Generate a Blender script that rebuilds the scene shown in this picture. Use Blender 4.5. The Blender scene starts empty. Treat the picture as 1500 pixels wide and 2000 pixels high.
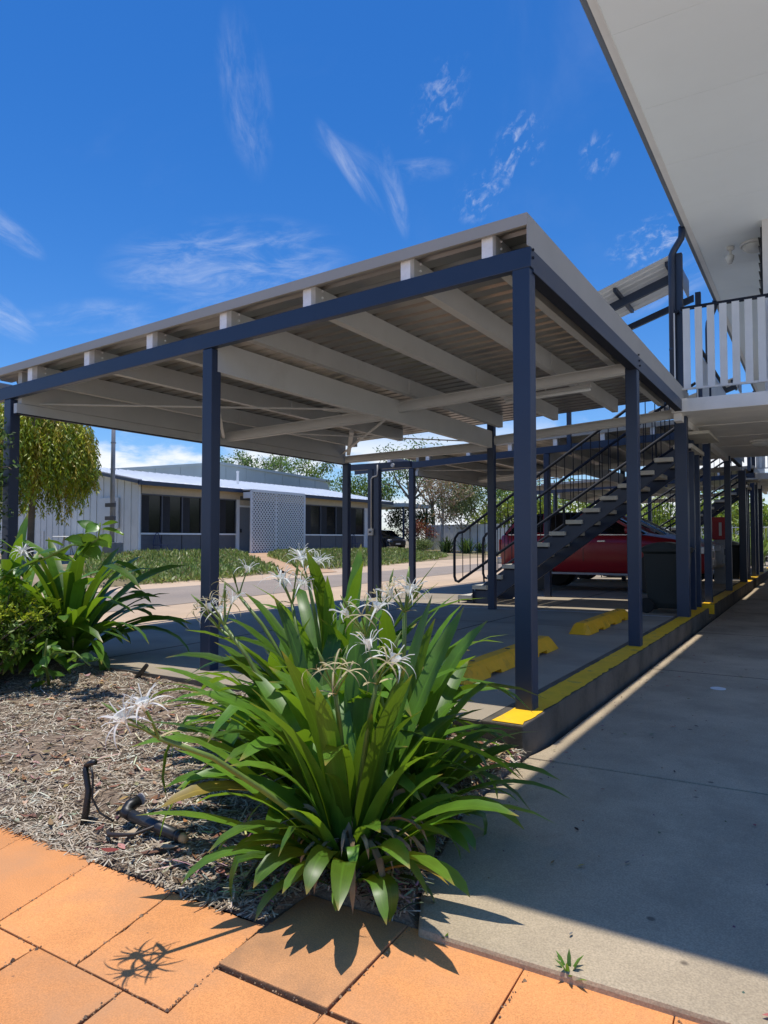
import bpy, bmesh, math, random
from mathutils import Vector, Matrix
rnd = random.Random(7)
S = 1.15                      # metres per layout unit
scene = bpy.context.scene
COL = scene.collection
R = math.radians

# ---------------------------------------------------------------- camera
cam = bpy.data.cameras.new('camera')
cam.sensor_fit = 'VERTICAL'; cam.sensor_height = 36.0; cam.sensor_width = 27.0
cam.lens = 24.97; cam.clip_start = 0.05; cam.clip_end = 3000
co = bpy.data.objects.new('camera', cam); COL.objects.link(co)
co.matrix_world = Matrix(((0.85266, 0.01957, 0.52210, 1.262*S),
                          (0.52247, -0.03194, -0.85206, -3.362*S),
                          (0.0, 0.99930, -0.03746, 0.92*S), (0, 0, 0, 1)))
scene.camera = co

# ---------------------------------------------------------------- light
SUN = Vector((-0.040, -0.024, 1.0)).normalized()      # direction towards the sun, almost overhead
sl = bpy.data.lights.new('sun', 'SUN'); sl.energy = 4.1; sl.angle = R(0.53); sl.color = (1.0, 0.955, 0.88)
so = bpy.data.objects.new('sun', sl); COL.objects.link(so)
so.rotation_euler = (-SUN).to_track_quat('-Z', 'Y').to_euler()
so.location = (0, 0, 30)

world = bpy.data.worlds.new('World'); scene.world = world; world.use_nodes = True
nt = world.node_tree; N = nt.nodes; L = nt.links; N.clear()
def nd(t, **k):
    n = N.new(t)
    for a, b in k.items(): setattr(n, a, b)
    return n
out = nd('ShaderNodeOutputWorld'); bg = nd('ShaderNodeBackground'); bg.inputs['Strength'].default_value = 0.128
sky = nd('ShaderNodeTexSky', sky_type='NISHITA', sun_disc=False)
sky.sun_elevation = math.asin(SUN.z); sky.sun_rotation = math.atan2(SUN.x, SUN.y)
sky.altitude = 0; sky.air_density = 1.0; sky.dust_density = 0.3; sky.ozone_density = 3.0
hs = nd('ShaderNodeHueSaturation'); hs.inputs['Saturation'].default_value = 1.36; hs.inputs['Value'].default_value = 1.0
L.new(sky.outputs[0], hs.inputs['Color'])
tint = nd('ShaderNodeMix', data_type='RGBA', blend_type='MULTIPLY'); tint.inputs[0].default_value = 1.0
L.new(hs.outputs[0], tint.inputs[6]); tint.inputs[7].default_value = (0.89, 0.985, 1.22, 1)
tc = nd('ShaderNodeTexCoord')
def vmath(op, a, b=None):
    n = nd('ShaderNodeVectorMath', operation=op)
    L.new(a, n.inputs[0])
    if b is not None:
        if isinstance(b, (tuple, Vector)): n.inputs[1].default_value = tuple(b)
        else: L.new(b, n.inputs[1])
    return n
def smath(op, a, b=0.0, clamp=False):
    n = nd('ShaderNodeMath', operation=op, use_clamp=clamp)
    for i, q in enumerate((a, b)):
        if isinstance(q, (int, float)): n.inputs[i].default_value = q
        else: L.new(q, n.inputs[i])
    return n.outputs[0]
def noise(vec, scale, detail=6, rough=0.6, dist=0.0):
    n = nd('ShaderNodeTexNoise'); n.inputs['Scale'].default_value = scale; n.inputs['Detail'].default_value = detail
    n.inputs['Roughness'].default_value = rough; n.inputs['Distortion'].default_value = dist
    L.new(vec, n.inputs['Vector']); return n.outputs['Fac']
def ramp(v, a, b):
    n = nd('ShaderNodeMapRange', interpolation_type='SMOOTHSTEP'); n.inputs['From Min'].default_value = a; n.inputs['From Max'].default_value = b
    L.new(v, n.inputs['Value']); return n.outputs['Result']
D = tc.outputs['Generated']
# thin cirrus: patches of streaky noise, each at its own bearing in the sky
# (centre direction, streak angle deg, half length, half width, strength, kind)
PATCH = [((-.576, .623, .529), 100, .075, .026, .30, 's'), ((-.646, .673, .361), 8, .13, .045, .62, 's'),
         ((-.500, .735, .470), -52, .06, .010, .55, 's'), ((-.455, .765, .445), -74, .05, .012, .55, 's'),
         ((-.49, .728, .478), -30, .05, .016, .25, 's'), ((-.309, .82, .482), 60, .040, .026, .62, 'p'),
         ((-.36, .826, .440), 45, .035, .022, .62, 'p'), ((-.382, .754, .535), 60, .045, .024, .42, 'p'),
         ((-.219, .857, .467), 60, .025, .02, .5, 'p'), ((-.166, .915, .369), 10, .05, .025, .75, 'p'),
         ((-.808, .462, .365), -30, .045, .014, .6, 's'), ((-.835, .479, .269), -30, .04, .018, .6, 's'),
         ((-.777, .564, .279), 10, .08, .02, .3, 's'), ((-.43, .775, .465), 5, .045, .014, .40, 's'),
         ((-.158, .935, .316), 20, .07, .022, .35, 's'), ((-.68, .70, .30), 15, .16, .04, .2, 's')]
streak_cache = {}
total = None
for c, ang, hl, hw, st, kind in PATCH:
    c = Vector(c).normalized()
    right = Vector((c.y, -c.x, 0)).normalized(); up = right.cross(c)
    a = R(ang); u = right*math.cos(a) + up*math.sin(a); v = -right*math.sin(a) + up*math.cos(a)
    d = vmath('SUBTRACT', D, c).outputs[0]
    pu = vmath('DOT_PRODUCT', d, u).outputs['Value']; pv = vmath('DOT_PRODUCT', d, v).outputs['Value']
    qu = smath('MULTIPLY', pu, 1/hl); qv = smath('MULTIPLY', pv, 1/hw)
    r2 = smath('ADD', smath('MULTIPLY', qu, qu), smath('MULTIPLY', qv, qv))
    mask = ramp(r2, 1.8, 0.0)
    cmb = nd('ShaderNodeCombineXYZ')
    if kind == 's':
        L.new(smath('MULTIPLY', pu, 11.0), cmb.inputs[0]); L.new(smath('MULTIPLY', pv, 38.0), cmb.inputs[1])
        cmb.inputs[2].default_value = rnd.uniform(0, 40)
        k = ramp(noise(cmb.outputs[0], 1.0, 9, 0.66, 0.55), 0.36, 0.92)
    else:
        L.new(smath('MULTIPLY', pu, 55.0), cmb.inputs[0]); L.new(smath('MULTIPLY', pv, 80.0), cmb.inputs[1])
        cmb.inputs[2].default_value = rnd.uniform(0, 40)
        k = ramp(noise(cmb.outputs[0], 1.0, 7, 0.62, 0.35), 0.46, 0.86)
    f = smath('MULTIPLY', smath('MULTIPLY', mask, k), st*.8)
    total = f if total is None else smath('MAXIMUM', total, f)
# faint veil and low cumulus along the horizon
sep = nd('ShaderNodeSeparateXYZ'); L.new(D, sep.inputs[0]); zc = sep.outputs['Z']
veil = smath('MULTIPLY', ramp(noise(D, 2.6, 7, 0.6, 0.8), 0.5, 0.95), 0.10)
sc_ = nd('ShaderNodeMapping'); sc_.inputs['Scale'].default_value = (7, 7, 17); L.new(D, sc_.inputs['Vector'])
cum = ramp(noise(sc_.outputs[0], 1.0, 8, 0.55, 0.2), 0.42, 0.56)
lowband = smath('MULTIPLY', ramp(zc, 0.185, 0.10), ramp(zc, -0.02, 0.02))
cumf = smath('MULTIPLY', smath('MULTIPLY', cum, lowband), 1.0)
total = smath('MAXIMUM', smath('MAXIMUM', total, veil), cumf)
mix = nd('ShaderNodeMix', data_type='RGBA')
L.new(total, mix.inputs[0]); L.new(tint.outputs[2], mix.inputs[6]); mix.inputs[7].default_value = (7.6, 7.9, 8.3, 1)
L.new(mix.outputs[2], bg.inputs['Color']); L.new(bg.outputs[0], out.inputs[0])

scene.view_settings.view_transform = 'Standard'; scene.view_settings.look = 'None'
scene.view_settings.exposure = 0.0; scene.view_settings.gamma = 1.0; scene.view_settings.use_curve_mapping = False
scene.cycles.max_bounces = 8; scene.cycles.diffuse_bounces = 6; scene.cycles.transparent_max_bounces = 12
scene.cycles.use_denoising = True

# ---------------------------------------------------------------- materials
MATS = {}
def mat(name, col, rough=0.6, metal=0.0, var=0.12, scale=5.0, bump=0.0, bscale=60.0, spec=0.5, fine=0.0, fscale=220.0,
        stain=None, stain_scale=1.2, stain_lo=0.55, stain_hi=0.75, stain_amt=0.6, objvar=0.0, stretch=None, spots=None):
    m = bpy.data.materials.new(name); m.use_nodes = True; t = m.node_tree; n = t.nodes; l = t.links
    b = n['Principled BSDF']; b.inputs['Roughness'].default_value = rough; b.inputs['Metallic'].default_value = metal
    b.inputs['Specular IOR Level'].default_value = spec
    tcx = n.new('ShaderNodeTexCoord'); vec = tcx.outputs['Object']
    if stretch:
        mp = n.new('ShaderNodeMapping'); mp.inputs['Scale'].default_value = stretch; l.new(vec, mp.inputs['Vector']); vec = mp.outputs[0]
    def nz(sc, det=5, ro=0.6):
        x = n.new('ShaderNodeTexNoise'); x.inputs['Scale'].default_value = sc; x.inputs['Detail'].default_value = det
        x.inputs['Roughness'].default_value = ro; l.new(vec, x.inputs['Vector']); return x.outputs['Fac']
    def mr(v, a, bb, c, d):
        x = n.new('ShaderNodeMapRange'); l.new(v, x.inputs['Value'])
        for i, q in zip(('From Min', 'From Max', 'To Min', 'To Max'), (a, bb, c, d)): x.inputs[i].default_value = q
        return x.outputs['Result']
    def mulc(c, f):
        x = n.new('ShaderNodeMix'); x.data_type = 'RGBA'; x.blend_type = 'MULTIPLY'; x.inputs[0].default_value = 1
        if isinstance(c, tuple): x.inputs[6].default_value = (*c, 1)
        else: l.new(c, x.inputs[6])
        l.new(f, x.inputs[7]); return x.outputs[2]
    c = mulc(col, mr(nz(scale), 0.25, 0.75, 1-var, 1+var)) if True else col
    if fine: c = mulc(c, mr(nz(fscale, 2, 0.5), 0.3, 0.7, 1-fine, 1+fine))
    if objvar:
        oi = n.new('ShaderNodeObjectInfo'); c = mulc(c, mr(oi.outputs['Random'], 0, 1, 1-objvar, 1+objvar))
    if stain:
        x = n.new('ShaderNodeMix'); x.data_type = 'RGBA'; l.new(c, x.inputs[6]); x.inputs[7].default_value = (*stain, 1)
        l.new(mr(nz(stain_scale, 7, 0.65), stain_lo, stain_hi, 0, stain_amt), x.inputs[0])
        c = x.outputs[2]
    if spots:
        scol, sscale, ssize, samt = spots
        vo = n.new('ShaderNodeTexVoronoi'); vo.inputs['Scale'].default_value = sscale; l.new(vec, vo.inputs['Vector'])
        gate = mr(nz(sscale*.33, 2), .48, .56, 0, samt); edge = mr(vo.outputs['Distance'], ssize, ssize*.55, 0, 1)
        mm = n.new('ShaderNodeMath'); mm.operation = 'MULTIPLY'; mm.use_clamp = True; l.new(gate, mm.inputs[0]); l.new(edge, mm.inputs[1])
        x = n.new('ShaderNodeMix'); x.data_type = 'RGBA'; l.new(mm.outputs[0], x.inputs[0]); l.new(c, x.inputs[6]); x.inputs[7].default_value = (*scol, 1); c = x.outputs[2]
    l.new(c, b.inputs['Base Color'])
    if bump:
        bp = n.new('ShaderNodeBump'); bp.inputs['Strength'].default_value = bump; bp.inputs['Distance'].default_value = 0.01
        l.new(nz(bscale, 6, 0.65), bp.inputs['Height']); l.new(bp.outputs[0], b.inputs['Normal'])
    MATS[name] = m; return m
def leaf_mat(name, col, rough=0.35, trans=0.3, tcol=None, objvar=0.25, rib=True, tip=None, var=0.2, spec=0.5, attr=False):
    m = bpy.data.materials.new(name); m.use_nodes = True; t = m.node_tree; n = t.nodes; l = t.links
    b = n['Principled BSDF']; o = n['Material Output']
    b.inputs['Roughness'].default_value = rough; b.inputs['Specular IOR Level'].default_value = spec
    oi = n.new('ShaderNodeObjectInfo')
    def mr(v, a, bb, c, d, smooth=False):
        x = n.new('ShaderNodeMapRange'); l.new(v, x.inputs['Value'])
        if smooth: x.interpolation_type = 'SMOOTHSTEP'
        for i, q in zip(('From Min', 'From Max', 'To Min', 'To Max'), (a, bb, c, d)): x.inputs[i].default_value = q
        return x.outputs['Result']
    def mul(c, f):
        x = n.new('ShaderNodeMix'); x.data_type = 'RGBA'; x.blend_type = 'MULTIPLY'; x.inputs[0].default_value = 1
        if isinstance(c, tuple): x.inputs[6].default_value = (*c, 1)
        else: l.new(c, x.inputs[6])
        l.new(f, x.inputs[7]); return x.outputs[2]
    if attr:
        at = n.new('ShaderNodeVertexColor'); at.layer_name = 'Col'
        c = mul(at.outputs['Color'], mr(oi.outputs['Random'], 0, 1, 0.95, 1.05))
    else:
        c = mul(col, mr(oi.outputs['Random'], 0, 1, 1-objvar, 1+objvar))
    tcx = n.new('ShaderNodeTexCoord')
    nz = n.new('ShaderNodeTexNoise'); nz.inputs['Scale'].default_value = 14; nz.inputs['Detail'].default_value = 4; l.new(tcx.outputs['Object'], nz.inputs['Vector'])
    c = mul(c, mr(nz.outputs['Fac'], 0.3, 0.7, 1-var, 1+var))
    if rib:
        uv = n.new('ShaderNodeSeparateXYZ'); l.new(tcx.outputs['UV'], uv.inputs[0])
        wv = n.new('ShaderNodeMath'); wv.operation = 'SINE'
        k = n.new('ShaderNodeMath'); k.operation = 'MULTIPLY'; l.new(uv.outputs['X'], k.inputs[0]); k.inputs[1].default_value = 60.0; l.new(k.outputs[0], wv.inputs[0])
        c = mul(c, mr(wv.outputs[0], -1, 1, 0.93, 1.06))
        ab = n.new('ShaderNodeMath'); ab.operation = 'SUBTRACT'; l.new(uv.outputs['X'], ab.inputs[0]); ab.inputs[1].default_value = 0.5
        ab2 = n.new('ShaderNodeMath'); ab2.operation = 'ABSOLUTE'; l.new(ab.outputs[0], ab2.inputs[0])
        x = n.new('ShaderNodeMix'); x.data_type = 'RGBA'; l.new(mr(ab2.outputs[0], 0.06, 0.0, 0, 0.35, True), x.inputs[0])
        l.new(c, x.inputs[6]); x.inputs[7].default_value = (*(min(1, q*2.0) for q in col), 1); c = x.outputs[2]
        if tip:
            x = n.new('ShaderNodeMix'); x.data_type = 'RGBA'; l.new(mr(uv.outputs['Y'], 0.93, 1.0, 0, 0.8, True), x.inputs[0])
            l.new(c, x.inputs[6]); x.inputs[7].default_value = (*tip, 1); c = x.outputs[2]
    l.new(c, b.inputs['Base Color'])
    tr = n.new('ShaderNodeBsdfTranslucent')
    if tcol and not attr: tc2 = mul(tcol, mr(oi.outputs['Random'], 0, 1, 1-objvar, 1+objvar)); l.new(tc2, tr.inputs['Color'])
    else: l.new(c, tr.inputs['Color'])
    mx = n.new('ShaderNodeMixShader'); mx.inputs[0].default_value = trans
    l.new(b.outputs[0], mx.inputs[1]); l.new(tr.outputs[0], mx.inputs[2]); l.new(mx.outputs[0], o.inputs['Surface'])
    MATS[name] = m; return m
def glass_mat(name, col=(0.02, 0.025, 0.03), rough=0.06):
    m = mat(name, col, rough=rough, var=0.1, spec=0.9); return m

mat('navy', (0.021, 0.036, 0.072), rough=0.38, var=0.08, scale=3, stain=(0.06, 0.07, 0.09), stain_amt=0.25, bump=0.03, bscale=25)
mat('navy_dark', (0.013, 0.017, 0.028), rough=0.62, var=0.1, spec=0.25)
mat('cream_steel', (0.53, 0.53, 0.50), rough=0.5, var=0.06, scale=2.5, stain=(0.34, 0.31, 0.26), stain_scale=2.0, stain_amt=0.25, bump=0.02, bscale=20)
mat('zinc_sheet', (0.27, 0.26, 0.235), rough=0.30, metal=0.45, var=0.12, scale=3, stain=(0.30, 0.26, 0.2), stain_amt=0.3)
mat('flashing', (0.36, 0.345, 0.31), rough=0.5, var=0.06, scale=2, stain=(0.42, 0.38, 0.30), stain_amt=0.3)
mat('white_end', (0.90, 0.89, 0.87), rough=0.5, var=0.12, scale=14)
mat('soffit_white', (0.86, 0.92, 0.92), rough=0.6, var=0.025, scale=1.2)
mat('trim_white', (0.76, 0.76, 0.73), rough=0.5, var=0.05, scale=3)
mat('slat_grey', (0.72, 0.72, 0.70), rough=0.5, var=0.07, scale=4)
mat('slab_paint', (0.84, 0.82, 0.76), rough=0.65, var=0.08, scale=3, stain=(0.6, 0.57, 0.52), stain_amt=0.3, bump=0.1, bscale=30)
mat('gutter_grey', (0.15, 0.175, 0.21), rough=0.35, var=0.06)
mat('walk_concrete', (0.44, 0.350, 0.230), rough=0.85, var=0.24, scale=1.3, spots=((.10, .075, .05), 5.0, .09, .8), fine=0.20, fscale=160, bump=0.25, bscale=120,
    stain=(0.17, 0.135, 0.09), stain_scale=1.1, stain_lo=0.46, stain_hi=0.76, stain_amt=0.65)
mat('slab_concrete', (0.37, 0.305, 0.215), rough=0.8, var=0.18, scale=0.9, fine=0.10, bump=0.15, bscale=90, stretch=(0.55, 1.0, 1.0),
    stain=(0.12, 0.105, 0.09), stain_scale=0.8, stain_lo=0.48, stain_hi=0.78, stain_amt=0.75)
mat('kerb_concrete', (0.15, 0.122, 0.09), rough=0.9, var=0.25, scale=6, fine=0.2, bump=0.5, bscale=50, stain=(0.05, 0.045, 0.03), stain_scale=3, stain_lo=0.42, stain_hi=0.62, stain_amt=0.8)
mat('drive_concrete', (0.56, 0.41, 0.27), rough=0.9, var=0.14, scale=0.7, fine=0.12, bump=0.2, stain=(0.36, 0.29, 0.22), stain_scale=0.6, stain_amt=0.5)
mat('bounce_concrete', (0.62, 0.57, 0.50), rough=0.9, var=0.1, scale=0.7, fine=0.1)  # pale tone for the added paving that bounces sunlight
mat('asphalt', (0.31, 0.25, 0.195), rough=0.9, var=0.12, scale=0.8, fine=0.2, bump=0.3, stain=(0.2, 0.18, 0.16), stain_scale=0.7, stain_amt=0.5)
mat('yellow_paint', (0.97, 0.55, 0.008), rough=0.6, var=0.16, scale=5, bump=0.15, bscale=40, stain=(0.24, 0.18, 0.09), stain_scale=5, stain_lo=0.57, stain_hi=0.70, stain_amt=0.8)
mat('yellow_rubber', (0.95, 0.45, 0.008), rough=0.6, var=0.10, scale=6, stain=(0.10, 0.07, 0.03), stain_scale=4, stain_lo=.56, stain_hi=.74, stain_amt=0.6, bump=0.08)
mat('line_paint', (0.6, 0.59, 0.55), rough=0.7, var=0.2, scale=9)
mat('tile_terracotta', (0.72, 0.300, 0.098), rough=0.8, var=0.16, scale=2.2, spots=((.25, .12, .06), 9.0, .05, .8), fine=0.2, fscale=240, objvar=0.13, bump=0.22, bscale=140,
    stain=(0.52, 0.27, 0.13), stain_scale=2.6, stain_lo=0.44, stain_hi=0.72, stain_amt=0.75)
mat('tile_worn', (0.60, 0.285, 0.115), rough=0.85, var=0.16, scale=4.0, fine=0.2, fscale=220, bump=0.35, bscale=90,
    stain=(0.22, 0.14, 0.085), stain_scale=3.2, stain_lo=0.46, stain_hi=0.72, stain_amt=0.7)
mat('joint_soil', (0.045, 0.032, 0.022), rough=1.0, var=0.35, scale=20, bump=0.5)
mat('soil', (0.24, 0.175, 0.12), rough=1.0, var=0.35, scale=5, fine=0.35, fscale=120, bump=0.9, bscale=60, stain=(0.06, 0.042, 0.03), stain_scale=2.2, stain_amt=0.85)
mat('far_ground', (0.34, 0.25, 0.16), rough=1.0, var=0.25, scale=0.4, bump=0.3, bscale=8, stain=(0.13, 0.14, 0.05), stain_scale=0.15, stain_lo=0.45, stain_hi=0.6, stain_amt=0.9)
mat('dirt_path', (0.52, 0.33, 0.19), rough=1.0, var=0.2, scale=1.5, bump=0.4, bscale=20)
mat('house_wall', (0.62, 0.64, 0.61), rough=0.6, var=0.06, scale=1.0, stain=(0.36, 0.37, 0.33), stain_scale=0.7, stain_amt=0.35)
mat('house_white', (0.72, 0.71, 0.69), rough=0.6, var=0.05)
mat('lintel_beige', (0.50, 0.42, 0.31), rough=0.7, var=0.08)
mat('roof_white', (0.88, 0.89, 0.88), rough=0.4, var=0.05, scale=1)
mat('roof_grey', (0.36, 0.42, 0.42), rough=0.45, var=0.1, scale=0.6)
mat('panel_grey', (0.10, 0.103, 0.115), rough=0.6, var=0.1)
mat('door_grey', (0.17, 0.175, 0.18), rough=0.55, var=0.06)
mat('lattice_white', (0.74, 0.74, 0.72), rough=0.6, var=0.06)
mat('dark_glass', (0.010, 0.010, 0.011), rough=0.14, spec=0.35)
mat('curtain', (0.022, 0.021, 0.022), rough=0.8, var=0.2, scale=4)
mat('galvanised', (0.36, 0.35, 0.35), rough=0.55, metal=0.2, var=0.14, scale=4)
mat('grey_block', (0.23, 0.22, 0.21), rough=0.9, var=0.2, scale=6, bump=0.4)
mat('chair_blue', (0.02, 0.03, 0.09), rough=0.5)
mat('black_plastic', (0.012, 0.012, 0.013), rough=0.42, var=0.2, scale=12)
mat('black_poly', (0.022, 0.024, 0.028), rough=0.38, var=0.15, scale=12, stain=(0.08, 0.07, 0.06), stain_scale=14, stain_amt=0.4)
mat('bin_green', (0.008, 0.013, 0.012), rough=0.5, var=0.15)
mat('wood_cut', (0.55, 0.36, 0.17), rough=0.8, var=0.2, scale=20)
mat('tread_concrete', (0.60, 0.56, 0.46), rough=0.8, var=0.12, scale=6, bump=0.2)
mat('conduit', (0.42, 0.42, 0.40), rough=0.5)
mat('lamp_white', (0.66, 0.67, 0.64), rough=0.25)
mat('red_paint', (0.29, 0.007, 0.014), rough=0.3, var=0.05, spec=0.7)
mat('red_sign', (0.42, 0.02, 0.025), rough=0.5)
mat('black_paint', (0.012, 0.013, 0.016), rough=0.18, var=0.05, spec=0.7)
mat('silver_paint', (0.42, 0.43, 0.44), rough=0.3, metal=0.2)
mat('chrome', (0.6, 0.6, 0.6), rough=0.2, metal=0.9)
mat('tyre', (0.014, 0.014, 0.014), rough=0.85)
mat('tail_lens', (0.50, 0.02, 0.015), rough=0.15, spec=0.8)
mat('lens_clear', (0.6, 0.6, 0.6), rough=0.1, spec=0.8)
mat('plate_white', (0.6, 0.6, 0.56), rough=0.5)
mat('fence_grey', (0.74, 0.75, 0.71), rough=0.6, var=0.06)
mat('bark', (0.16, 0.12, 0.09), rough=0.95, var=0.3, scale=8, bump=0.6, bscale=30)
mat('bark_pale', (0.42, 0.37, 0.31), rough=0.95, var=0.25, scale=8, bump=0.5, bscale=30)
mat('brown_hose', (0.03, 0.022, 0.018), rough=0.5)
leaf_mat('lily_leaf', (0.080, 0.182, 0.016), rough=0.40, trans=0.30, tcol=(0.27, 0.45, 0.02), objvar=0.42, tip=(0.36, 0.24, 0.06))
leaf_mat('lily_leaf_yellow', (0.34, 0.24, 0.04), rough=0.4, trans=0.2, objvar=0.2)
leaf_mat('lily_dead', (0.33, 0.23, 0.13), rough=0.9, trans=0.1, objvar=0.3, rib=False, var=0.35)
leaf_mat('lily_stalk', (0.16, 0.24, 0.045), rough=0.4, trans=0.1, objvar=0.2, rib=False)
leaf_mat('petal', (0.80, 0.80, 0.74), rough=0.5, trans=0.35, objvar=0.05, rib=False, var=0.06)
leaf_mat('petal_wilt', (0.50, 0.42, 0.22), rough=0.7, trans=0.2, objvar=0.15, rib=False)
leaf_mat('vine_leaf', (0.085, 0.20, 0.028), rough=0.32, trans=0.3, tcol=(0.28, 0.46, 0.03), objvar=0.4)
leaf_mat('attr_leaf', (0.1, 0.2, 0.03), rough=0.45, trans=0.3, rib=False, attr=True, var=0.15)
leaf_mat('attr_litter', (0.1, 0.2, 0.03), rough=0.8, trans=0.05, rib=False, attr=True, var=0.15, spec=0.25)

# ---------------------------------------------------------------- mesh builder
class MB:
    def __init__(s): s.v = []; s.f = []; s.c = []; s.uv = []; s.cc = None
    def add(s, vs, fs, uvs=None):
        o = len(s.v); s.v += [tuple(p) for p in vs]; s.f += [tuple(i+o for i in f) for f in fs]
        if s.cc is not None: s.c += [s.cc]*len(fs)
        if uvs: s.uv += uvs
        return s
    def box(s, x0, x1, y0, y1, z0, z1):
        return s.add([(x0,y0,z0),(x1,y0,z0),(x1,y1,z0),(x0,y1,z0),(x0,y0,z1),(x1,y0,z1),(x1,y1,z1),(x0,y1,z1)],
                     [(0,3,2,1),(4,5,6,7),(0,1,5,4),(1,2,6,5),(2,3,7,6),(3,0,4,7)])
    def beam(s, p, q, w, h, up=(0,0,1)):
        p, q = Vector(p), Vector(q); d = (q-p).normalized(); up = Vector(up)
        r = d.cross(up)
        if r.length < 1e-4: r = d.cross(Vector((0,1,0)))
        r.normalize(); u = r.cross(d)
        vs = [a + r*i*w/2 + u*j*h/2 for a in (p, q) for i, j in ((-1,-1),(1,-1),(1,1),(-1,1))]
        return s.add(vs, [(0,1,2,3)[::-1],(4,5,6,7)[::1],(0,1,5,4),(1,2,6,5),(2,3,7,6),(3,0,4,7)])
    def prism(s, pts, d):
        n = len(pts); d = Vector(d); a = [Vector(p) for p in pts]
        vs = a + [p+d for p in a]
        return s.add(vs, [tuple(range(n))[::-1], tuple(range(n, 2*n))] + [(i, (i+1) % n, n+(i+1) % n, n+i) for i in range(n)])
    def tube(s, pts, r, n=8, caps=True):
        pts = [Vector(p) for p in pts]; rs = r if isinstance(r, (list, tuple)) else [r]*len(pts)
        vs = []; fs = []; ref = None
        for i, p in enumerate(pts):
            d = (pts[min(i+1, len(pts)-1)] - pts[max(i-1, 0)]).normalized()
            if ref is None:
                ref = d.cross(Vector((0,0,1)))
                if ref.length < 1e-3: ref = d.cross(Vector((0,1,0)))
            a = (ref - d*ref.dot(d)).normalized(); ref = a; b = d.cross(a)
            vs += [p + (a*math.cos(2*math.pi*k/n) + b*math.sin(2*math.pi*k/n))*rs[i] for k in range(n)]
        for i in range(len(pts)-1):
            fs += [(i*n+k, i*n+(k+1) % n, (i+1)*n+(k+1) % n, (i+1)*n+k) for k in range(n)]
        if caps: fs += [tuple(range(n))[::-1], tuple(range((len(pts)-1)*n, len(pts)*n))]
        return s.add(vs, fs)
    def lathe(s, prof, c, axis='Z', n=20, caps=True):
        c = Vector(c); vs = []; fs = []
        for r, h in prof:
            for k in range(n):
                a = 2*math.pi*k/n; u, v = r*math.cos(a), r*math.sin(a)
                vs.append(c + Vector((u, v, h) if axis == 'Z' else ((u, h, v) if axis == 'Y' else (h, u, v))))
        for i in range(len(prof)-1):
            fs += [(i*n+k, i*n+(k+1) % n, (i+1)*n+(k+1) % n, (i+1)*n+k) for k in range(n)]
        if caps: fs += [tuple(range(n))[::-1], tuple(range((len(prof)-1)*n, len(prof)*n))]
        return s.add(vs, fs)
    def quad(s, a, b, c, d): return s.add([a, b, c, d], [(0,1,2,3)])
    def grid(s, fn, nu, nv):
        vs = [fn(i/nu, j/nv) for j in range(nv+1) for i in range(nu+1)]
        return s.add(vs, [(j*(nu+1)+i, j*(nu+1)+i+1, (j+1)*(nu+1)+i+1, (j+1)*(nu+1)+i) for j in range(nv) for i in range(nu)])
    def mesh(s, name, material, smooth=False, fix=True, bevel=0.0):
        me = bpy.data.meshes.new(name)
        me.from_pydata([(x*S, y*S, z*S) for x, y, z in s.v], [], s.f)
        if s.c:
            ca = me.color_attributes.new('Col', 'FLOAT_COLOR', 'CORNER'); buf = []
            for f, c in zip(s.f, s.c): buf += list((*c, 1.0))*len(f)
            ca.data.foreach_set('color', buf)
        if s.uv:
            ul = me.uv_layers.new(name='UVMap'); buf = []
            for f in s.f:
                for i in f: buf += s.uv[i]
            ul.data.foreach_set('uv', buf)
        if fix or bevel:
            bm = bmesh.new(); bm.from_mesh(me)
            bmesh.ops.recalc_face_normals(bm, faces=bm.faces)
            if bevel:
                bmesh.ops.bevel(bm, geom=[e for e in bm.edges if e.is_manifold and e.calc_face_angle(0) > 0.7], offset=bevel*S, segments=2, profile=0.6, affect='EDGES')
            bm.to_mesh(me); bm.free()
        if smooth:
            for p in me.polygons: p.use_smooth = True
        me.materials.append(MATS[material]); return me
    def build(s, name, material, parent=None, smooth=False, fix=True, bevel=0.0, label=None, kind=None, cat=None, group=None):
        o = bpy.data.objects.new(name, s.mesh(name, material, smooth, fix, bevel)); COL.objects.link(o)
        if parent is not None: adopt(o, parent)
        for k, v in (('label', label), ('kind', kind), ('category', cat), ('group', group)):
            if v: o[k] = v
        return o
def adopt(o, parent):
    o.parent = parent
    o.matrix_parent_inverse = Matrix.Translation(-parent.location) if parent.type == 'EMPTY' else Matrix.Identity(4)
def thing(name, label, cat, loc=(0,0,0), group=None):
    o = bpy.data.objects.new(name, None); COL.objects.link(o); o.empty_display_size = 0.2
    o.location = (loc[0]*S, loc[1]*S, loc[2]*S); o['label'] = label; o['category'] = cat
    if group: o['group'] = group
    return o
CH = None
def kids(o): return [c for c in bpy.data.objects if c.parent == o]
def dup(root, d=(0,0,0), label=None, rotz=0.0, skip=()):
    r = root.copy(); COL.objects.link(r)
    r.location = root.location + Vector(d)*S; r.rotation_euler.z = root.rotation_euler.z + rotz
    if label: r['label'] = label
    for ch in kids(root):
        if ch.name.split('.')[0] in skip: continue
        c = ch.copy(); COL.objects.link(c); c.parent = r; c.matrix_parent_inverse = ch.matrix_parent_inverse.copy()
        for g in kids(ch):
            e = g.copy(); COL.objects.link(e); e.parent = c; e.matrix_parent_inverse = g.matrix_parent_inverse.copy()
    return r
B = lambda *a: MB().box(*a)

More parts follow.
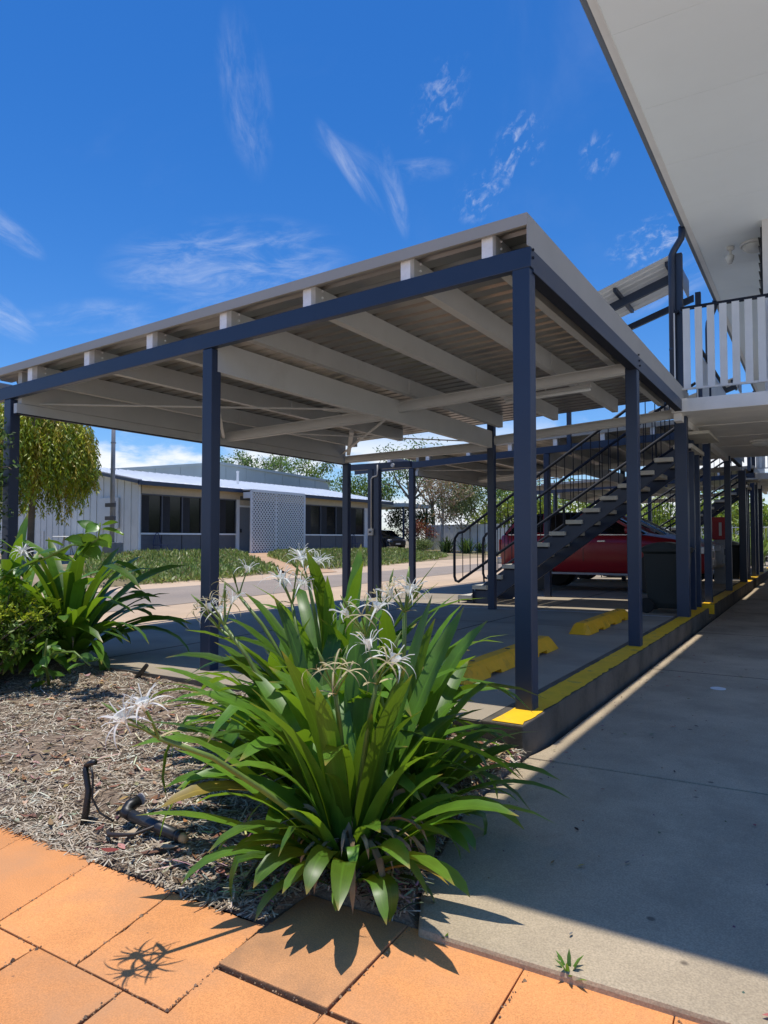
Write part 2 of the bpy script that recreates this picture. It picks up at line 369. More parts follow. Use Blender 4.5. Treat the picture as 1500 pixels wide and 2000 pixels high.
# ================================================================ SETTING: ground, drive, slabs, paths
def terr(x): return -0.075 + 0.34*min(1, max(0, (-11-x)/9))
def gz(x, y):
    if x > -12.5 and abs(y) < 60: return min(terr(x), -0.075) - 0.30
    return terr(x) - 0.012
xs = [-400, -200, -100, -60, -45] + [-40+i*1.0 for i in range(28)] + [-12.4, -12, -11, -8, -5, -2, 0, 3, 8, 20, 60, 150, 400]
ys = [-200, -80, -40, -20] + [-10+i*3.0 for i in range(24)] + [70, 100, 200, 400]
g = MB(); nx = len(xs)
g.add([(x, y, gz(x, y)) for y in ys for x in xs], [(j*nx+i, j*nx+i+1, (j+1)*nx+i+1, (j+1)*nx+i) for j in range(len(ys)-1) for i in range(nx-1)])
g.build('ground', 'far_ground', kind='structure')

def near_edge(y): return -6.75 - 0.06*max(-5, y)
def far_edge(y): return -10.0 - 0.012*max(-5, y)
# driveway: concrete sheet with an asphalt lane let into it
d = MB(); ysd = [-30+i*3 for i in range(33)]
def drv(x): return -0.052 + (x+5.05)*0.010 if x > -8 else -0.0815 + max(0, terr(x)+0.075)
def strip(mb, f0, f1, n, dz):
    vs = []; fs = []
    for y in ysd:
        for k in range(n+1):
            x = f0(y) + (f1(y)-f0(y))*k/n; vs.append((x, y, drv(x)+dz))
    for j in range(len(ysd)-1):
        for k in range(n): fs.append((j*(n+1)+k, j*(n+1)+k+1, (j+1)*(n+1)+k+1, (j+1)*(n+1)+k))
    mb.add(vs, fs)
strip(d, lambda y: -5.06, lambda y: -10.6 - 0.09*min(25, max(0, y)), 10, 0.0)
d.build('driveway', 'drive_concrete', kind='structure')
a = MB(); strip(a, near_edge, far_edge, 5, 0.005)
a.build('road', 'asphalt', kind='structure')

# parking slab (slightly falling away from the building), with its kerb edge along the walkway
sl_ = MB(); prof = [(-0.22, 0.0), (-1.5, -0.004), (-5.08, -0.05), (-5.08, -0.42), (-0.22, -0.42)]
sl_.prism([(x, 0.0, z) for x, z in prof], (0, 40, 0))
slab = sl_.build('parking_slab', 'slab_concrete', kind='structure')
def slab_z(x): return 0.0 - max(0, -x-1.5)*0.0128 - (0.004 if x < -1.5 else 0)
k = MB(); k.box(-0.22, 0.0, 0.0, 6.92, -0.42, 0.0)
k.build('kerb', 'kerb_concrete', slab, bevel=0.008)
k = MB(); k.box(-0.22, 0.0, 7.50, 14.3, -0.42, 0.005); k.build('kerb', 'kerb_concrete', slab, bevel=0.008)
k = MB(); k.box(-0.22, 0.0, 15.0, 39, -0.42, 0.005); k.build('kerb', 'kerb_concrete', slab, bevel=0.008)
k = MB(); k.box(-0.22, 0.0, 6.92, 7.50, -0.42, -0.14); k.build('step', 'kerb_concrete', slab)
# front face lip of the slab left of the kerb
B(-5.08, -0.22, -0.012, -0.002, -0.42, -0.006).build('slab_edge', 'kerb_concrete', slab)
def paint(x0, x1, y0, y1, z0, wob=0.012):
    m = MB(); n = int((y1-y0)/0.06); vs = []
    for i in range(n+1):
        y = y0 + (y1-y0)*i/n
        e = x1 - (abs(rnd.gauss(0, wob)) if 0 < i < n else 0)
        vs += [(x0 + rnd.gauss(0, .002), y, z0), (e, y, z0)]
    m.add(vs, [(2*i, 2*i+1, 2*i+3, 2*i+2) for i in range(n)]); return m
paint(-0.165, -0.004, 0.012, 6.90, 0.004, 0.008).build('kerb_paint', 'yellow_paint', slab)
p = paint(-0.165, -0.004, 7.50, 14.28, 0.009, 0.008); p.quad((-.215, 7.496, -.13), (-.003, 7.496, -.13), (-.003, 7.496, .004), (-.215, 7.496, .004)); p.build('kerb_paint', 'yellow_paint', slab)
paint(-0.165, -0.004, 15.0, 30, 0.009, 0.008).build('kerb_paint', 'yellow_paint', slab)
for y in (5.55, 2.95, 7.9, 10.6, 13.2):
    m = MB(); xs_ = [-0.22 - i*0.2 for i in range(24)]
    w = 0.028
    m.add([p for x in xs_ for p in ((x, y-w, slab_z(x)+0.004), (x, y+w, slab_z(x)+0.004))], [(2*i, 2*i+1, 2*i+3, 2*i+2) for i in range(len(xs_)-1)])
    if y != 2.95: m.build('bay_line', 'line_paint', slab)
for x in (-1.9, -3.6):
    B(x-.006, x+.006, 0.0, 30, slab_z(x)-.02, slab_z(x)+0.0015).build('slab_joint', 'joint_soil', slab)
for y in (4.05, 8.6):
    m = MB(); m.add([(-0.22, y, .0015), (-0.22, y+.012, .0015), (-1.5, y+.012, -.0025), (-1.5, y, -.0025), (-5.08, y, -.0485), (-5.08, y+.012, -.0485)], [(0,1,2,3), (3,2,5,4)])
    m.build('slab_joint', 'joint_soil', slab)

# concrete walkway beside the kerb: two pours with a joint between
WZ = -0.167
w = MB()
w.prism([(0.285, -1.585, WZ), (2.9, -1.50, WZ), (2.9, 0.185, WZ), (0.0, 0.055, WZ), (0.035, -0.75, WZ), (0.16, -1.33, WZ)], (0, 0, -0.22))
walk = w.build('walkway', 'walk_concrete', kind='structure', bevel=0.012)
w = MB()
w.prism([(0.0, 0.065, WZ), (2.9, 0.195, WZ), (2.9, 40, WZ), (0.036, 40, WZ), (0.036, 0.30, WZ), (0.018, 0.16, WZ)], (0, 0, -0.22))
w.build('slab', 'walk_concrete', walk, bevel=0.006)
B(0.0, 2.9, 0.0, 0.25, WZ-.2, WZ-.018).build('joint', 'joint_soil', walk)
B(-0.03, 0.06, 0.3, 39, WZ-.25, WZ-.03).build('gutter_channel', 'joint_soil', walk)
m = MB(); m.lathe([(0.052, 0), (0.052, 0.004), (0.044, 0.006), (0.04, 0.004)], (0.614, 2.332, WZ-.001), n=28); m.build('drain_cover', 'trim_white', walk, smooth=False)
for yj in (2.9, 5.6, 8.3, 11.0):
    B(0.04, 2.9, yj, yj+.008, WZ-.02, WZ+0.0015).build('joint', 'joint_soil', walk)

# garden bed: uneven soil between the tiled path, the walkway and the slab
from mathutils import noise as mn
TZ0 = -0.19
def front(x):       # tile edge, left to right
    return -1.756 if x < -.120 else -1.562
def bed_z(x, y):
    t = min(1, max(0, (y+1.75)/1.75))
    z = -0.185 + 0.085*t
    if x < -1: z += 0.02*min(1, (-x-1)/2)
    if x < -.3: z += 0.05*t*t*min(1, (-x-.3)/.5)
    z += 0.022*mn.noise(Vector((x*2.3, y*2.3, 1))) + 0.012*mn.noise(Vector((x*7, y*7, 2)))
    for px, py, pr, ph in ((-.02, -1.42, .28, .05), (-.35, -1.0, .3, .05), (-.75, -.7, .35, .05), (-3.7, .1, .5, .06)):
        q = ((x-px)**2+(y-py)**2)/pr**2; z += ph*math.exp(-q)
    e = 0.0 - 0.02 - x if False else 0
    edge = min(1, max(0, ((0.035 if y > -.75 else 0.035+(-.75-y)*0.28) - x)/0.22))
    return z*1.0 - (1-edge)*0.02 if x > -1 else z
EDGE = [(0.006, 0.0), (0.041, -0.75), (0.166, -1.33), (0.288, -1.585)]
def bed_right(y):
    for (xa, ya), (xb, yb) in zip(EDGE, EDGE[1:]):
        if y >= yb: return xa + (xb-xa)*(ya-y)/(ya-yb)
    return EDGE[-1][0]
def bed_back(x):
    if x <= EDGE[0][0]: return -0.012
    for (xa, ya), (xb, yb) in zip(EDGE, EDGE[1:]):
        if x <= xb: return ya + (yb-ya)*(x-xa)/(xb-xa)
    return -1.585
bed = MB(); X0, X1 = -5.05, 0.286
def bedpt(u, v):
    x = X0 + (X1-X0)*(1-(1-u)**1.3); yb = bed_back(x); ya = min(front(x), yb-.002); y = ya + (yb-ya)*v
    d = min(y-ya, max(0, bed_right(y)-x) if x > -.4 else 9, 9)
    k2 = min(1, d/.05)
    return (x, y, (TZ0-.006)*(1-k2) + bed_z(x, y)*k2)
bed.grid(bedpt, 170, 64)
bed.build('garden_bed', 'soil', kind='structure', smooth=True)
B(-14, -5.5, -4.6, -1.6, -.3, -.13).build('verge', 'soil', kind='structure')

fc = B(-14, 14, -34, -4.61, -.4, -.20).build('bounce_paving', 'bounce_concrete', kind='structure')  # unseen paving added behind the camera to bounce sunlight onto the soffit
B(2.91, 14, -4.6, 5.55, -.4, -.18).build('slab', 'bounce_concrete', fc)  # more added paving, out of view right of the walkway, brightens the soffit
# straw and leaf mulch on the bed
st = MB(); st.cc = (0, 0, 0)
def in_bed(x, y): 
    return y < -0.03 and y > front(x)+.015 and x < (0.02 if y > -.75 else 0.02+(-.75-y)*0.28)
strawcol = [(.62, .52, .38), (.46, .36, .25), (.74, .64, .50), (.30, .22, .15), (.54, .45, .34), (.15, .105, .07), (.68, .58, .45)]
def straw(x, y, ln, w, col, lift=0.0):
    a = rnd.uniform(0, math.pi) ; dx, dy = math.cos(a), math.sin(a); st.cc = col
    z0 = bed_z(x, y) + 0.004 + lift; t = rnd.uniform(-.22, .22); n = 3; vs = []; bend = rnd.uniform(-.3, .3)
    for i in range(n):
        q = (i/(n-1) - .5)*ln; ox = -dy*bend*q*q/ln*2; oy = dx*bend*q*q/ln*2
        cx, cy = x+dx*q+ox, y+dy*q+oy
        z = max(bed_z(cx, cy)+.003, z0 + t*q + 0.01*(1-abs(2*i/(n-1)-1))*rnd.random())
        vs += [(cx - dy*w/2, cy + dx*w/2, z), (cx + dy*w/2, cy - dx*w/2, z + rnd.uniform(-.3, .3)*w)]
    st.add(vs, [(0,1,3,2), (2,3,5,4)])
cnt = 0
while cnt < 21000:
    x = -4.6 + 4.85*rnd.random()**0.75; y = rnd.uniform(-1.8, -.03)
    if not in_bed(x, y): continue
    if mn.noise(Vector((x*1.7, y*1.7, 5))) + .25*mn.noise(Vector((x*6, y*6, 7))) < -0.22 and rnd.random() < .75: continue
    dk = 1.0 if mn.noise(Vector((x*1.1+9, y*1.1, 3))) > -.25 else .6
    c = rnd.choice(strawcol); q = rnd.uniform(.75, 1.2)*dk
    straw(x, y, rnd.uniform(.02, .10) * (1.6 if rnd.random() < .06 else 1), rnd.uniform(.002, .006), tuple(min(.7, v*q) for v in c)); cnt += 1
for i in range(3600):
    x = rnd.uniform(-2.6, .2); y = front(x) - .012 + .28*rnd.random()**1.4
    if x < .02+(-.75-y)*0.28:
        q = rnd.uniform(.6, 1.15); straw(x, y, rnd.uniform(.02, .08), rnd.uniform(.002, .006), tuple(min(.7, v*q) for v in rnd.choice(strawcol)))
for i in range(420):
    x = -3.6 + 3.75*rnd.random()**.8; y = rnd.uniform(-1.72, -.1)
    if in_bed(x, y): straw(x, y, rnd.uniform(.09, .2), rnd.uniform(.003, .007), tuple(min(.75, v*rnd.uniform(.9, 1.3)) for v in rnd.choice(strawcol)), .006)
for i in range(900):
    x = -3.4 + 3.6*rnd.random()**.8; y = rnd.uniform(-1.74, -.1)
    if in_bed(x, y): straw(x, y, rnd.uniform(.02, .05), rnd.uniform(.008, .016), tuple(v*rnd.uniform(.5, 1.1) for v in (.11, .075, .05)), .002)
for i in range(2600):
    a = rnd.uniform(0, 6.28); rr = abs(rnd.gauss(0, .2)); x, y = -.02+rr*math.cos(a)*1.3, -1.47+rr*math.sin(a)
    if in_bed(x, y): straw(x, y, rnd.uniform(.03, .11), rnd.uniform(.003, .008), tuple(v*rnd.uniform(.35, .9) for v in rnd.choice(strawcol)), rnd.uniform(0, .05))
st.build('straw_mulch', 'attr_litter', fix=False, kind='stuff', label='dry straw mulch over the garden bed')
# curled dry leaves, thickest beside the walkway
lf = MB(); lf.cc = (0, 0, 0)
def dryleaf(mb, x, y, z, ln, w, col, a=None, curl=None):
    a = rnd.uniform(0, 6.28) if a is None else a; mb.cc = col; curl = rnd.uniform(-.25, .5) if curl is None else curl
    ux, uy = math.cos(a), math.sin(a); vx, vy = -uy, ux; tilt = rnd.uniform(-.3, .3); vs = []
    for i, (t, ww) in enumerate(((0, .05), (.25, .7), (.5, 1), (.75, .7), (1, .03))):
        q = (t-.5)*ln; zz = z + curl*ln*(2*t-1)**2*.5 + .004
        for sgn in (-1, 0, 1):
            o = sgn*ww*w/2
            vs.append((x+ux*q+vx*o, y+uy*q+vy*o, zz + abs(sgn)*w*.22*ww + tilt*o))
    mb.add(vs, [(i*3+k, i*3+k+1, i*3+k+4, i*3+k+3) for i in range(4) for k in range(2)])
leafcol = [(.44, .30, .17), (.34, .20, .10), (.52, .40, .25), (.24, .13, .07), (.40, .27, .17), (.16, .10, .06)]
cnt = 0
while cnt < 1500:
    if cnt < 650: x = .05 - abs(rnd.gauss(0, .28)); y = rnd.uniform(-1.6, -.03)
    else: x = -4.6 + 4.8*rnd.random()**.7; y = rnd.uniform(-1.78, -.03)
    if not in_bed(x, y): continue
    dryleaf(lf, x, y, bed_z(x, y)+rnd.uniform(0, .012), rnd.uniform(.03, .08), rnd.uniform(.010, .026), tuple(v*rnd.uniform(.7, 1.2) for v in rnd.choice(leafcol))); cnt += 1
lf.build('leaf_litter', 'attr_litter', fix=False, kind='stuff', label='curled dry leaves lying on the garden bed')

# terracotta tiled path: each tile its own slab with open joints
base = B(-5.5, 4.2, -4.6, -1.54, -0.36, -0.222)
path = base.build('tiled_path', 'joint_soil', kind='structure')
TZ = -0.19
def tile(c, dz=0.0, m='tile_terracotta', gap=0.0016, rough=0.0):
    cx = sum(p[0] for p in c)/4; cy = sum(p[1] for p in c)/4; pts = []
    for i in range(4):
        a, b2 = Vector((*c[i], 0)), Vector((*c[(i+1) % 4], 0)); n = 9 if rough else 1
        for k2 in range(n):
            p = a.lerp(b2, k2/n); s_ = (Vector((cx, cy, 0))-p).normalized()*(gap + (abs(rnd.gauss(0, rough)) if k2 else 0)); pts.append((p.x+s_.x, p.y+s_.y, TZ+dz))
    mb = MB(); mb.prism(pts, (0, 0, -0.035))
    return mb.build('tile', m, path, bevel=0.003)
row1 = [(-3.30, -3.30), (-2.90, -2.88), (-2.50, -2.46), (-2.10, -2.04), (-1.70, -1.60), (-1.294, -1.165), (-.889, -.785), (-.493, -.413), (-.120, -.067)]
for (a, b2), (c2, d2) in zip(row1, row1[1:]):
    tile([(b2, -2.167), (d2, -2.168), (c2, -1.765 + (0 if c2 > -.6 else .015)), (a, -1.75 - (0.015 if a > -.9 else 0))], rnd.uniform(-.001, .002), rough=.0025 if c2 > -.2 else 0)
c1 = [-.100, .250, .604, .968, 1.34, 1.71, 2.08, 2.45]
for i in range(len(c1)-1):
    B(-.165, -.095, -1.80, -1.52, -.222, -.193).build('soil_patch', 'soil', path) if i == 0 else None
    tile([(c1[i]+(.004 if i else 0), -1.972+.004*i), (c1[i+1], -1.968+.004*i), (c1[i+1]-.016, -1.553+.012*i), (c1[i]-.018, -1.560+.012*i)], (.004 if i == 0 else rnd.uniform(-.001, .002)), 'tile_worn' if i == 0 else 'tile_terracotta', gap=.0030)
c2_ = [-.067, .250, .604, .968, 1.34, 1.71, 2.08, 2.45]
for i in range(len(c2_)-1):
    tile([(c2_[i]+(.045 if i == 0 else .02), -2.375), (c2_[i+1]+.02, -2.372), (c2_[i+1], -1.985+.004*i), (c2_[i]-(.033 if i == 0 else 0), -1.985+.004*i)], rnd.uniform(-.001, .001))
r2 = [-3.27, -2.87, -2.47, -2.07, -1.67, -1.27, -.93, -.575, -.22, -.055]
for a, b2 in zip(r2, r2[1:]): tile([(a+.06, -2.56), (b2+.03, -2.56), (b2, -2.1705), (a, -2.1705)], rnd.uniform(-.001, .001))
for j in range(3):
    for i in range(15):
        x = -3.2 + i*.4 + .13*j; y = -2.965 - j*.4
        tile([(x, y), (x+.395, y), (x+.395, y+.395), (x, y+.395)])

# grit and sand washed into the joints
m = MB(); m.cc = (0, 0, 0)
JN = [((-.889, -1.76), (-.785, -2.167)), ((-.493, -1.765), (-.413, -2.168)), ((-.12, -1.77), (-.067, -2.168)), ((-1.6, -2.17), (0, -2.17)), ((-.1, -1.978), (1.4, -1.975)), ((.25, -1.56), (.25, -2.3)), ((.604, -1.55), (.604, -2.2)), ((.968, -1.53), (.968, -2.1)), ((-.22, -2.17), (-.2, -2.5)), ((-.575, -2.17), (-.55, -2.5)), ((-1.3, -1.74), (-1.165, -2.167))]
for i in range(1700):
    a, b2 = rnd.choice(JN); k2 = rnd.random(); x = a[0]+(b2[0]-a[0])*k2 + rnd.gauss(0, .004); y = a[1]+(b2[1]-a[1])*k2 + rnd.gauss(0, .004)
    r_ = rnd.uniform(.0012, .0035) * (2.2 if rnd.random() < .04 else 1); q = rnd.uniform(.5, 1.2); m.cc = tuple(v*q for v in rnd.choice([(.42, .24, .12), (.30, .2, .13), (.16, .11, .08), (.5, .34, .2)]))
    z = TZ + rnd.uniform(-.012, .0015) if abs(rnd.gauss(0, 1)) < 1.6 else TZ+.001
    m.add([(x-r_, y, z), (x, y-r_, z), (x+r_, y, z), (x, y+r_, z), (x, y, z+r_)], [(0, 1, 4), (1, 2, 4), (2, 3, 4), (3, 0, 4)])
m.build('joint_grit', 'attr_litter', fix=False, kind='stuff', label='sandy grit lying in the joints of the terracotta tiles')
m = MB(); m.cc = (0, 0, 0)
for i in range(420):
    if i < 260: x = rnd.uniform(.06, .2) + (abs(rnd.gauss(0, .25)) if rnd.random() < .3 else 0); y = rnd.uniform(-1.3, 9)
    else: x = rnd.uniform(.3, 1.6); y = rnd.uniform(-1.5, 5)
    if x < bed_right(y)+.02: continue
    if rnd.random() < .35: dryleaf(m, x, y, WZ+.003, rnd.uniform(.015, .04), rnd.uniform(.006, .014), tuple(v*rnd.uniform(.5, 1.1) for v in rnd.choice(leafcol)), None, .1)
    else:
        r_ = rnd.uniform(.002, .005); m.cc = tuple(v*rnd.uniform(.3, 1) for v in (.3, .23, .16)); m.add([(x-r_, y, WZ), (x, y-r_, WZ), (x+r_, y, WZ), (x, y+r_, WZ), (x, y, WZ+r_)], [(0, 1, 4), (1, 2, 4), (2, 3, 4), (3, 0, 4)])
m.build('debris', 'attr_litter', fix=False, kind='stuff', label='scattered leaf bits and grit on the concrete walkway')

# ================================================================ CARPORTS
def roofz(x): return 2.511 + 0.0440*(x + 0.05)         # top of the front beam; the roof falls to the left
def make_carport(label):
    t = thing('carport', label, 'carport', (-2.5, 2.9, 0), 'carports along the walkway')
    def post(x0, x1, y0, y1, ztop):
        p = MB().box(x0, x1, y0, y1, slab_z((x0+x1)/2)-.02, ztop).build('post', 'navy', t, bevel=0.006)
        zb = slab_z((x0+x1)/2)
    post(-.155, -.057, .302, .40, 2.404)
    post(-.152, -.052, 2.95, 3.05, 2.40)
    post(-2.525, -2.432, .302, .395, roofz(-2.48)-.115)
    post(-2.505, -2.412, 5.42, 5.51, 2.46)
    post(-5.03, -4.93, .302, .395, roofz(-4.98)-.115)
    post(-4.885, -4.785, 5.46, 5.55, 2.06)
    # front beam follows the fall
    m = MB(); m.prism([(-.047, .298, roofz(-.047)), (-.047, .298, roofz(-.047)-.112), (-6.2, .298, roofz(-6.2)-.112), (-6.2, .298, roofz(-6.2))], (0, .055, 0))
    m.build('beam', 'navy', t, bevel=0.004)
    m = MB(); m.box(-.105, -.050, .356, 5.30, 2.385, 2.508); m.build('beam', 'navy', t, bevel=0.004)
    m = MB(); m.box(-.125, -.047, .356, 5.30, 2.380, 2.384); m.build('beam_flange', 'navy_dark', t)
    # deep centre bearer and rear / intermediate cross beams (channel sections)
    def chan(x0, x1, zb0, zt0, zb1, zt1, y, d=.055, name='cross_beam'):
        m = MB(); tk = .006
        m.prism([(x0, y, zb0), (x1, y, zb1), (x1, y, zt1), (x0, y, zt0)], (0, tk, 0))
        m.prism([(x0, y+tk, zb0), (x1, y+tk, zb1), (x1, y+d, zb1), (x0, y+d, zb0)], (0, 0, tk))
        m.prism([(x0, y+tk, zt0-tk), (x1, y+tk, zt1-tk), (x1, y+d, zt1-tk), (x0, y+d, zt0-tk)], (0, 0, tk))
        # rolled mid rib that rounds the web
        n = 6
        for i in range(n):
            a0, a1 = math.pi*i/n, math.pi*(i+1)/n
            def pt(x, zb, zt, a): return (x, y - .014*math.sin(a), zb + (zt-zb)*(.12+.76*(1-math.cos(a))/2))
            m.quad(pt(x0, zb0, zt0, a0), pt(x1, zb1, zt1, a0), pt(x1, zb1, zt1, a1), pt(x0, zb0, zt0, a1))
        return m.build(name, 'cream_steel', t)
    m = MB(); m.box(-2.437, -2.430, .36, 5.46, 2.135, 2.345); m.box(-2.495, -2.430, .36, 5.46, 2.129, 2.135); m.box(-2.495, -2.430, .36, 5.46, 2.345, 2.351)
    m.build('bearer', 'cream_steel', t)
    chan(-.15, -2.43, 2.342, 2.445, 2.228, 2.335, 2.95); chan(-2.5, -4.85, 2.17, 2.292, 2.098, 2.206, 2.95)
    chan(-.10, -2.42, 2.33, 2.435, 2.17, 2.288, 5.45); chan(-2.50, -4.83, 2.10, 2.225, 2.06, 2.165, 5.45)
    # left side bearer with its lower lip
    m = MB(); m.box(-4.907, -4.85, .356, 5.50, 2.138, 2.425); m.build('bearer', 'cream_steel', t)
    m = MB(); m.box(-4.892, -4.845, .31, 5.50, 2.047, 2.134); m.build('bearer', 'cream_steel', t)
    m = MB(); m.box(-4.894, -4.843, .31, 5.50, 2.036, 2.0465); m.build('drip_edge', 'navy_dark', t)
    # purlins run back from the front beam
    for x in (-.275, -.805, -1.55, -2.30, -3.07, -3.83, -4.62, -5.42):
        zt = roofz(x) + .138; zb = zt - .152; m = MB()
        m.box(x-.003, x+.003, .356, 5.46, zb, zt)
        m.box(x-.060, x+.003, .356, 5.46, zb-.004, zb); m.box(x-.060, x+.003, .356, 5.46, zt, zt+.004)
        m.box(x-.061, x-.057, .356, 5.46, zb, zb+.018)
        pu = m.build('purlin', 'cream_steel', t)
        e = MB(); e.box(x-.062, x+.004, .306, .3545, roofz(x)+.001, zt+.002)
        e.build('end_cap', 'white_end', pu)
        for bz_ in (.055, .10):
            MB().lathe([(.008, -.002), (.008, .007), (.004, .009)], (x+.004, .43, zb+bz_+.045), axis='X', n=6).build('bolt', 'white_end', pu)
        if x > -5:
            c = MB(); c.box(x+.0035, x+.012, 2.93, 3.02, zb+.01, zt-.02); c.build('cleat', 'cream_steel', pu)
            r_ = MB(); r_.box(x-.058, x+.004, 5.461, 5.468, zb, zt); r_.build('end_plate', 'white_end', pu)
    # trapezoidal roof sheeting, ribs across the bays
    m = MB(); pitch = .165; yy = .285; prof = []
    while yy < 5.86:
        prof += [(yy, 0), (yy+.105, 0), (yy+.118, .026), (yy+.150, .026), (yy+.163, 0)]; yy += pitch
    xs_ = (-.062, -5.35)
    vs = [(x, y, roofz(x)+.143+h) for x in xs_ for y, h in prof] ; n = len(prof)
    m.add(vs, [(i, i+1, n+i+1, n+i) for i in range(n-1)])
    vs = [(x, y, roofz(x)+.1445+h) for x in xs_ for y, h in prof]
    m.add(vs, [(i, i+1, n+i+1, n+i) for i in range(n-1)])
    m.build('roof_sheet', 'zinc_sheet', t, fix=False)
    # flashings: front barge follows the fall, side barge tapers towards the building
    m = MB(); zf = lambda x: roofz(x)+.178
    m.prism([(-.055, .270, zf(-.055)), (-5.37, .270, zf(-5.37)), (-5.37, .270, zf(-5.37)-.068), (-.055, .270, zf(-.055)-.068)], (0, .006, 0))
    m.prism([(-.055, .276, zf(-.055)-.004), (-5.37, .276, zf(-5.37)-.004), (-5.37, .276, zf(-5.37)), (-.055, .276, zf(-.055))], (0, .12, 0))
    m.prism([(-.055, .276, zf(-.055)-.068), (-5.37, .276, zf(-5.37)-.068), (-5.37, .276, zf(-5.37)-.064), (-.055, .276, zf(-.055)-.064)], (0, .018, 0))
    m.build('barge_board', 'flashing', t)
    m = MB(); m.prism([(-.055, .277, zf(-.05)), (-.055, .277, 2.512), (-.058, 5.87, 2.512), (-.058, 5.87, zf(-.05)-.012), ], (-.006, 0, 0))
    m.build('barge_board', 'flashing', t)
    # flat-bar braces and diagonal props
    for p, q in (((-5.0, .40, 2.155), (-2.50, 2.93, 2.255)), ((-2.52, .42, 2.02), (-4.86, 2.92, 2.13)), ((-2.50, 5.40, 2.21), (-4.85, 2.98, 2.23)), ((-4.85, 5.4, 2.19), (-2.50, 3.02, 2.26))):
        m = MB(); m.beam(p, q, .032, .012); m.build('brace', 'cream_steel', t)
    for p, q in (((-4.72, 5.38, 2.176), (-3.86, 4.2, 2.30)), ((-2.70, 3.0, 2.23), (-3.35, 2.9, 2.34))):
        m = MB(); m.beam(p, q, .055, .03); m.build('prop', 'cream_steel', t)
    return t
c1_ = make_carport('nearest navy and cream steel carport behind the white-flowered lily clump')
def find(root, nm): return [c for c in kids(root) if c.name.split('.')[0] == nm]
# lap screws on the beams
sc1 = MB()
for x, y, z in ((-.046, .33, 2.50), (-.046, .33, 2.455), (-.046, 3.0, 2.515), (-.046, 3.03, 2.47), (-.046, 3.05, 2.43)):
    sc1.lathe([(.009, -.004), (.009, .006), (.004, .009)], (x, y, z), axis='X', n=8)
sc1.build('bolt', 'navy_dark', c1_)
c2 = dup(c1_, (0, 7.45, 0), 'second navy and cream carport beyond the first stair, sheltering the red car')
c3 = dup(c1_, (0, 15.6, 0), 'farthest navy and cream carport down the walkway past the second stair')
for o, nm in ((c2, 'second'), (c3, 'third')): pass

# fluorescent batten slung under the purlins
t = thing('strip_light', 'long white fluorescent batten under the nearest carport roof', 'ceiling light', (-.95, 3.7, 2.42))
MB().beam((-1.42, 3.36, 2.325), (-.55, 3.36, 2.365), .075, .028).build('batten', 'cream_steel', t, bevel=.004)
MB().tube([(-1.41, 3.36, 2.298), (-.56, 3.36, 2.338)], .017, 10).build('tube', 'lamp_white', t, smooth=True)
for x in (-1.3, -1.0, -.68): MB().beam((x, 3.36, 2.34+.046*(x+1)), (x, 3.36, 2.42+.046*(x+1)), .012, .012).build('bracket', 'cream_steel', t)

# twin post between the carports with a conduit and switch box
t = thing('twin_post', 'twin navy steel post carrying a pale conduit and a switch box', 'post', (-4.98, 6.55, 0))
MB().box(-5.10, -5.0, 6.50, 6.60, -.07, 2.06).build('post', 'navy', t, bevel=.005)
MB().box(-4.985, -4.885, 6.50, 6.60, -.07, 2.06).build('post', 'navy', t, bevel=.005)
MB().box(-5.6, -4.3, 6.515, 6.585, 2.063, 2.165).build('beam', 'navy', t, bevel=.004)
cd = MB().tube([(-4.90, 6.488, 2.13), (-4.90, 6.488, 1.98), (-4.915, 6.488, 1.95), (-4.995, 6.488, 1.93), (-5.02, 6.488, 1.90), (-5.02, 6.488, 1.08)], .011, 8).build('conduit', 'conduit', t, smooth=True)
sb = MB().box(-5.065, -4.975, 6.455, 6.499, .975, 1.08).build('switch_box', 'conduit', t, bevel=.006)
MB().lathe([(.018, -.012), (.018, 0)], (-5.02, 6.452, 1.028), axis='Y', n=10).build('switch', 'black_plastic', sb)
MB().lathe([(.03, -.02), (.034, 0.0)], (-4.62, 6.512, 2.11), axis='Y', n=12).build('lamp', 'lamp_white', t)

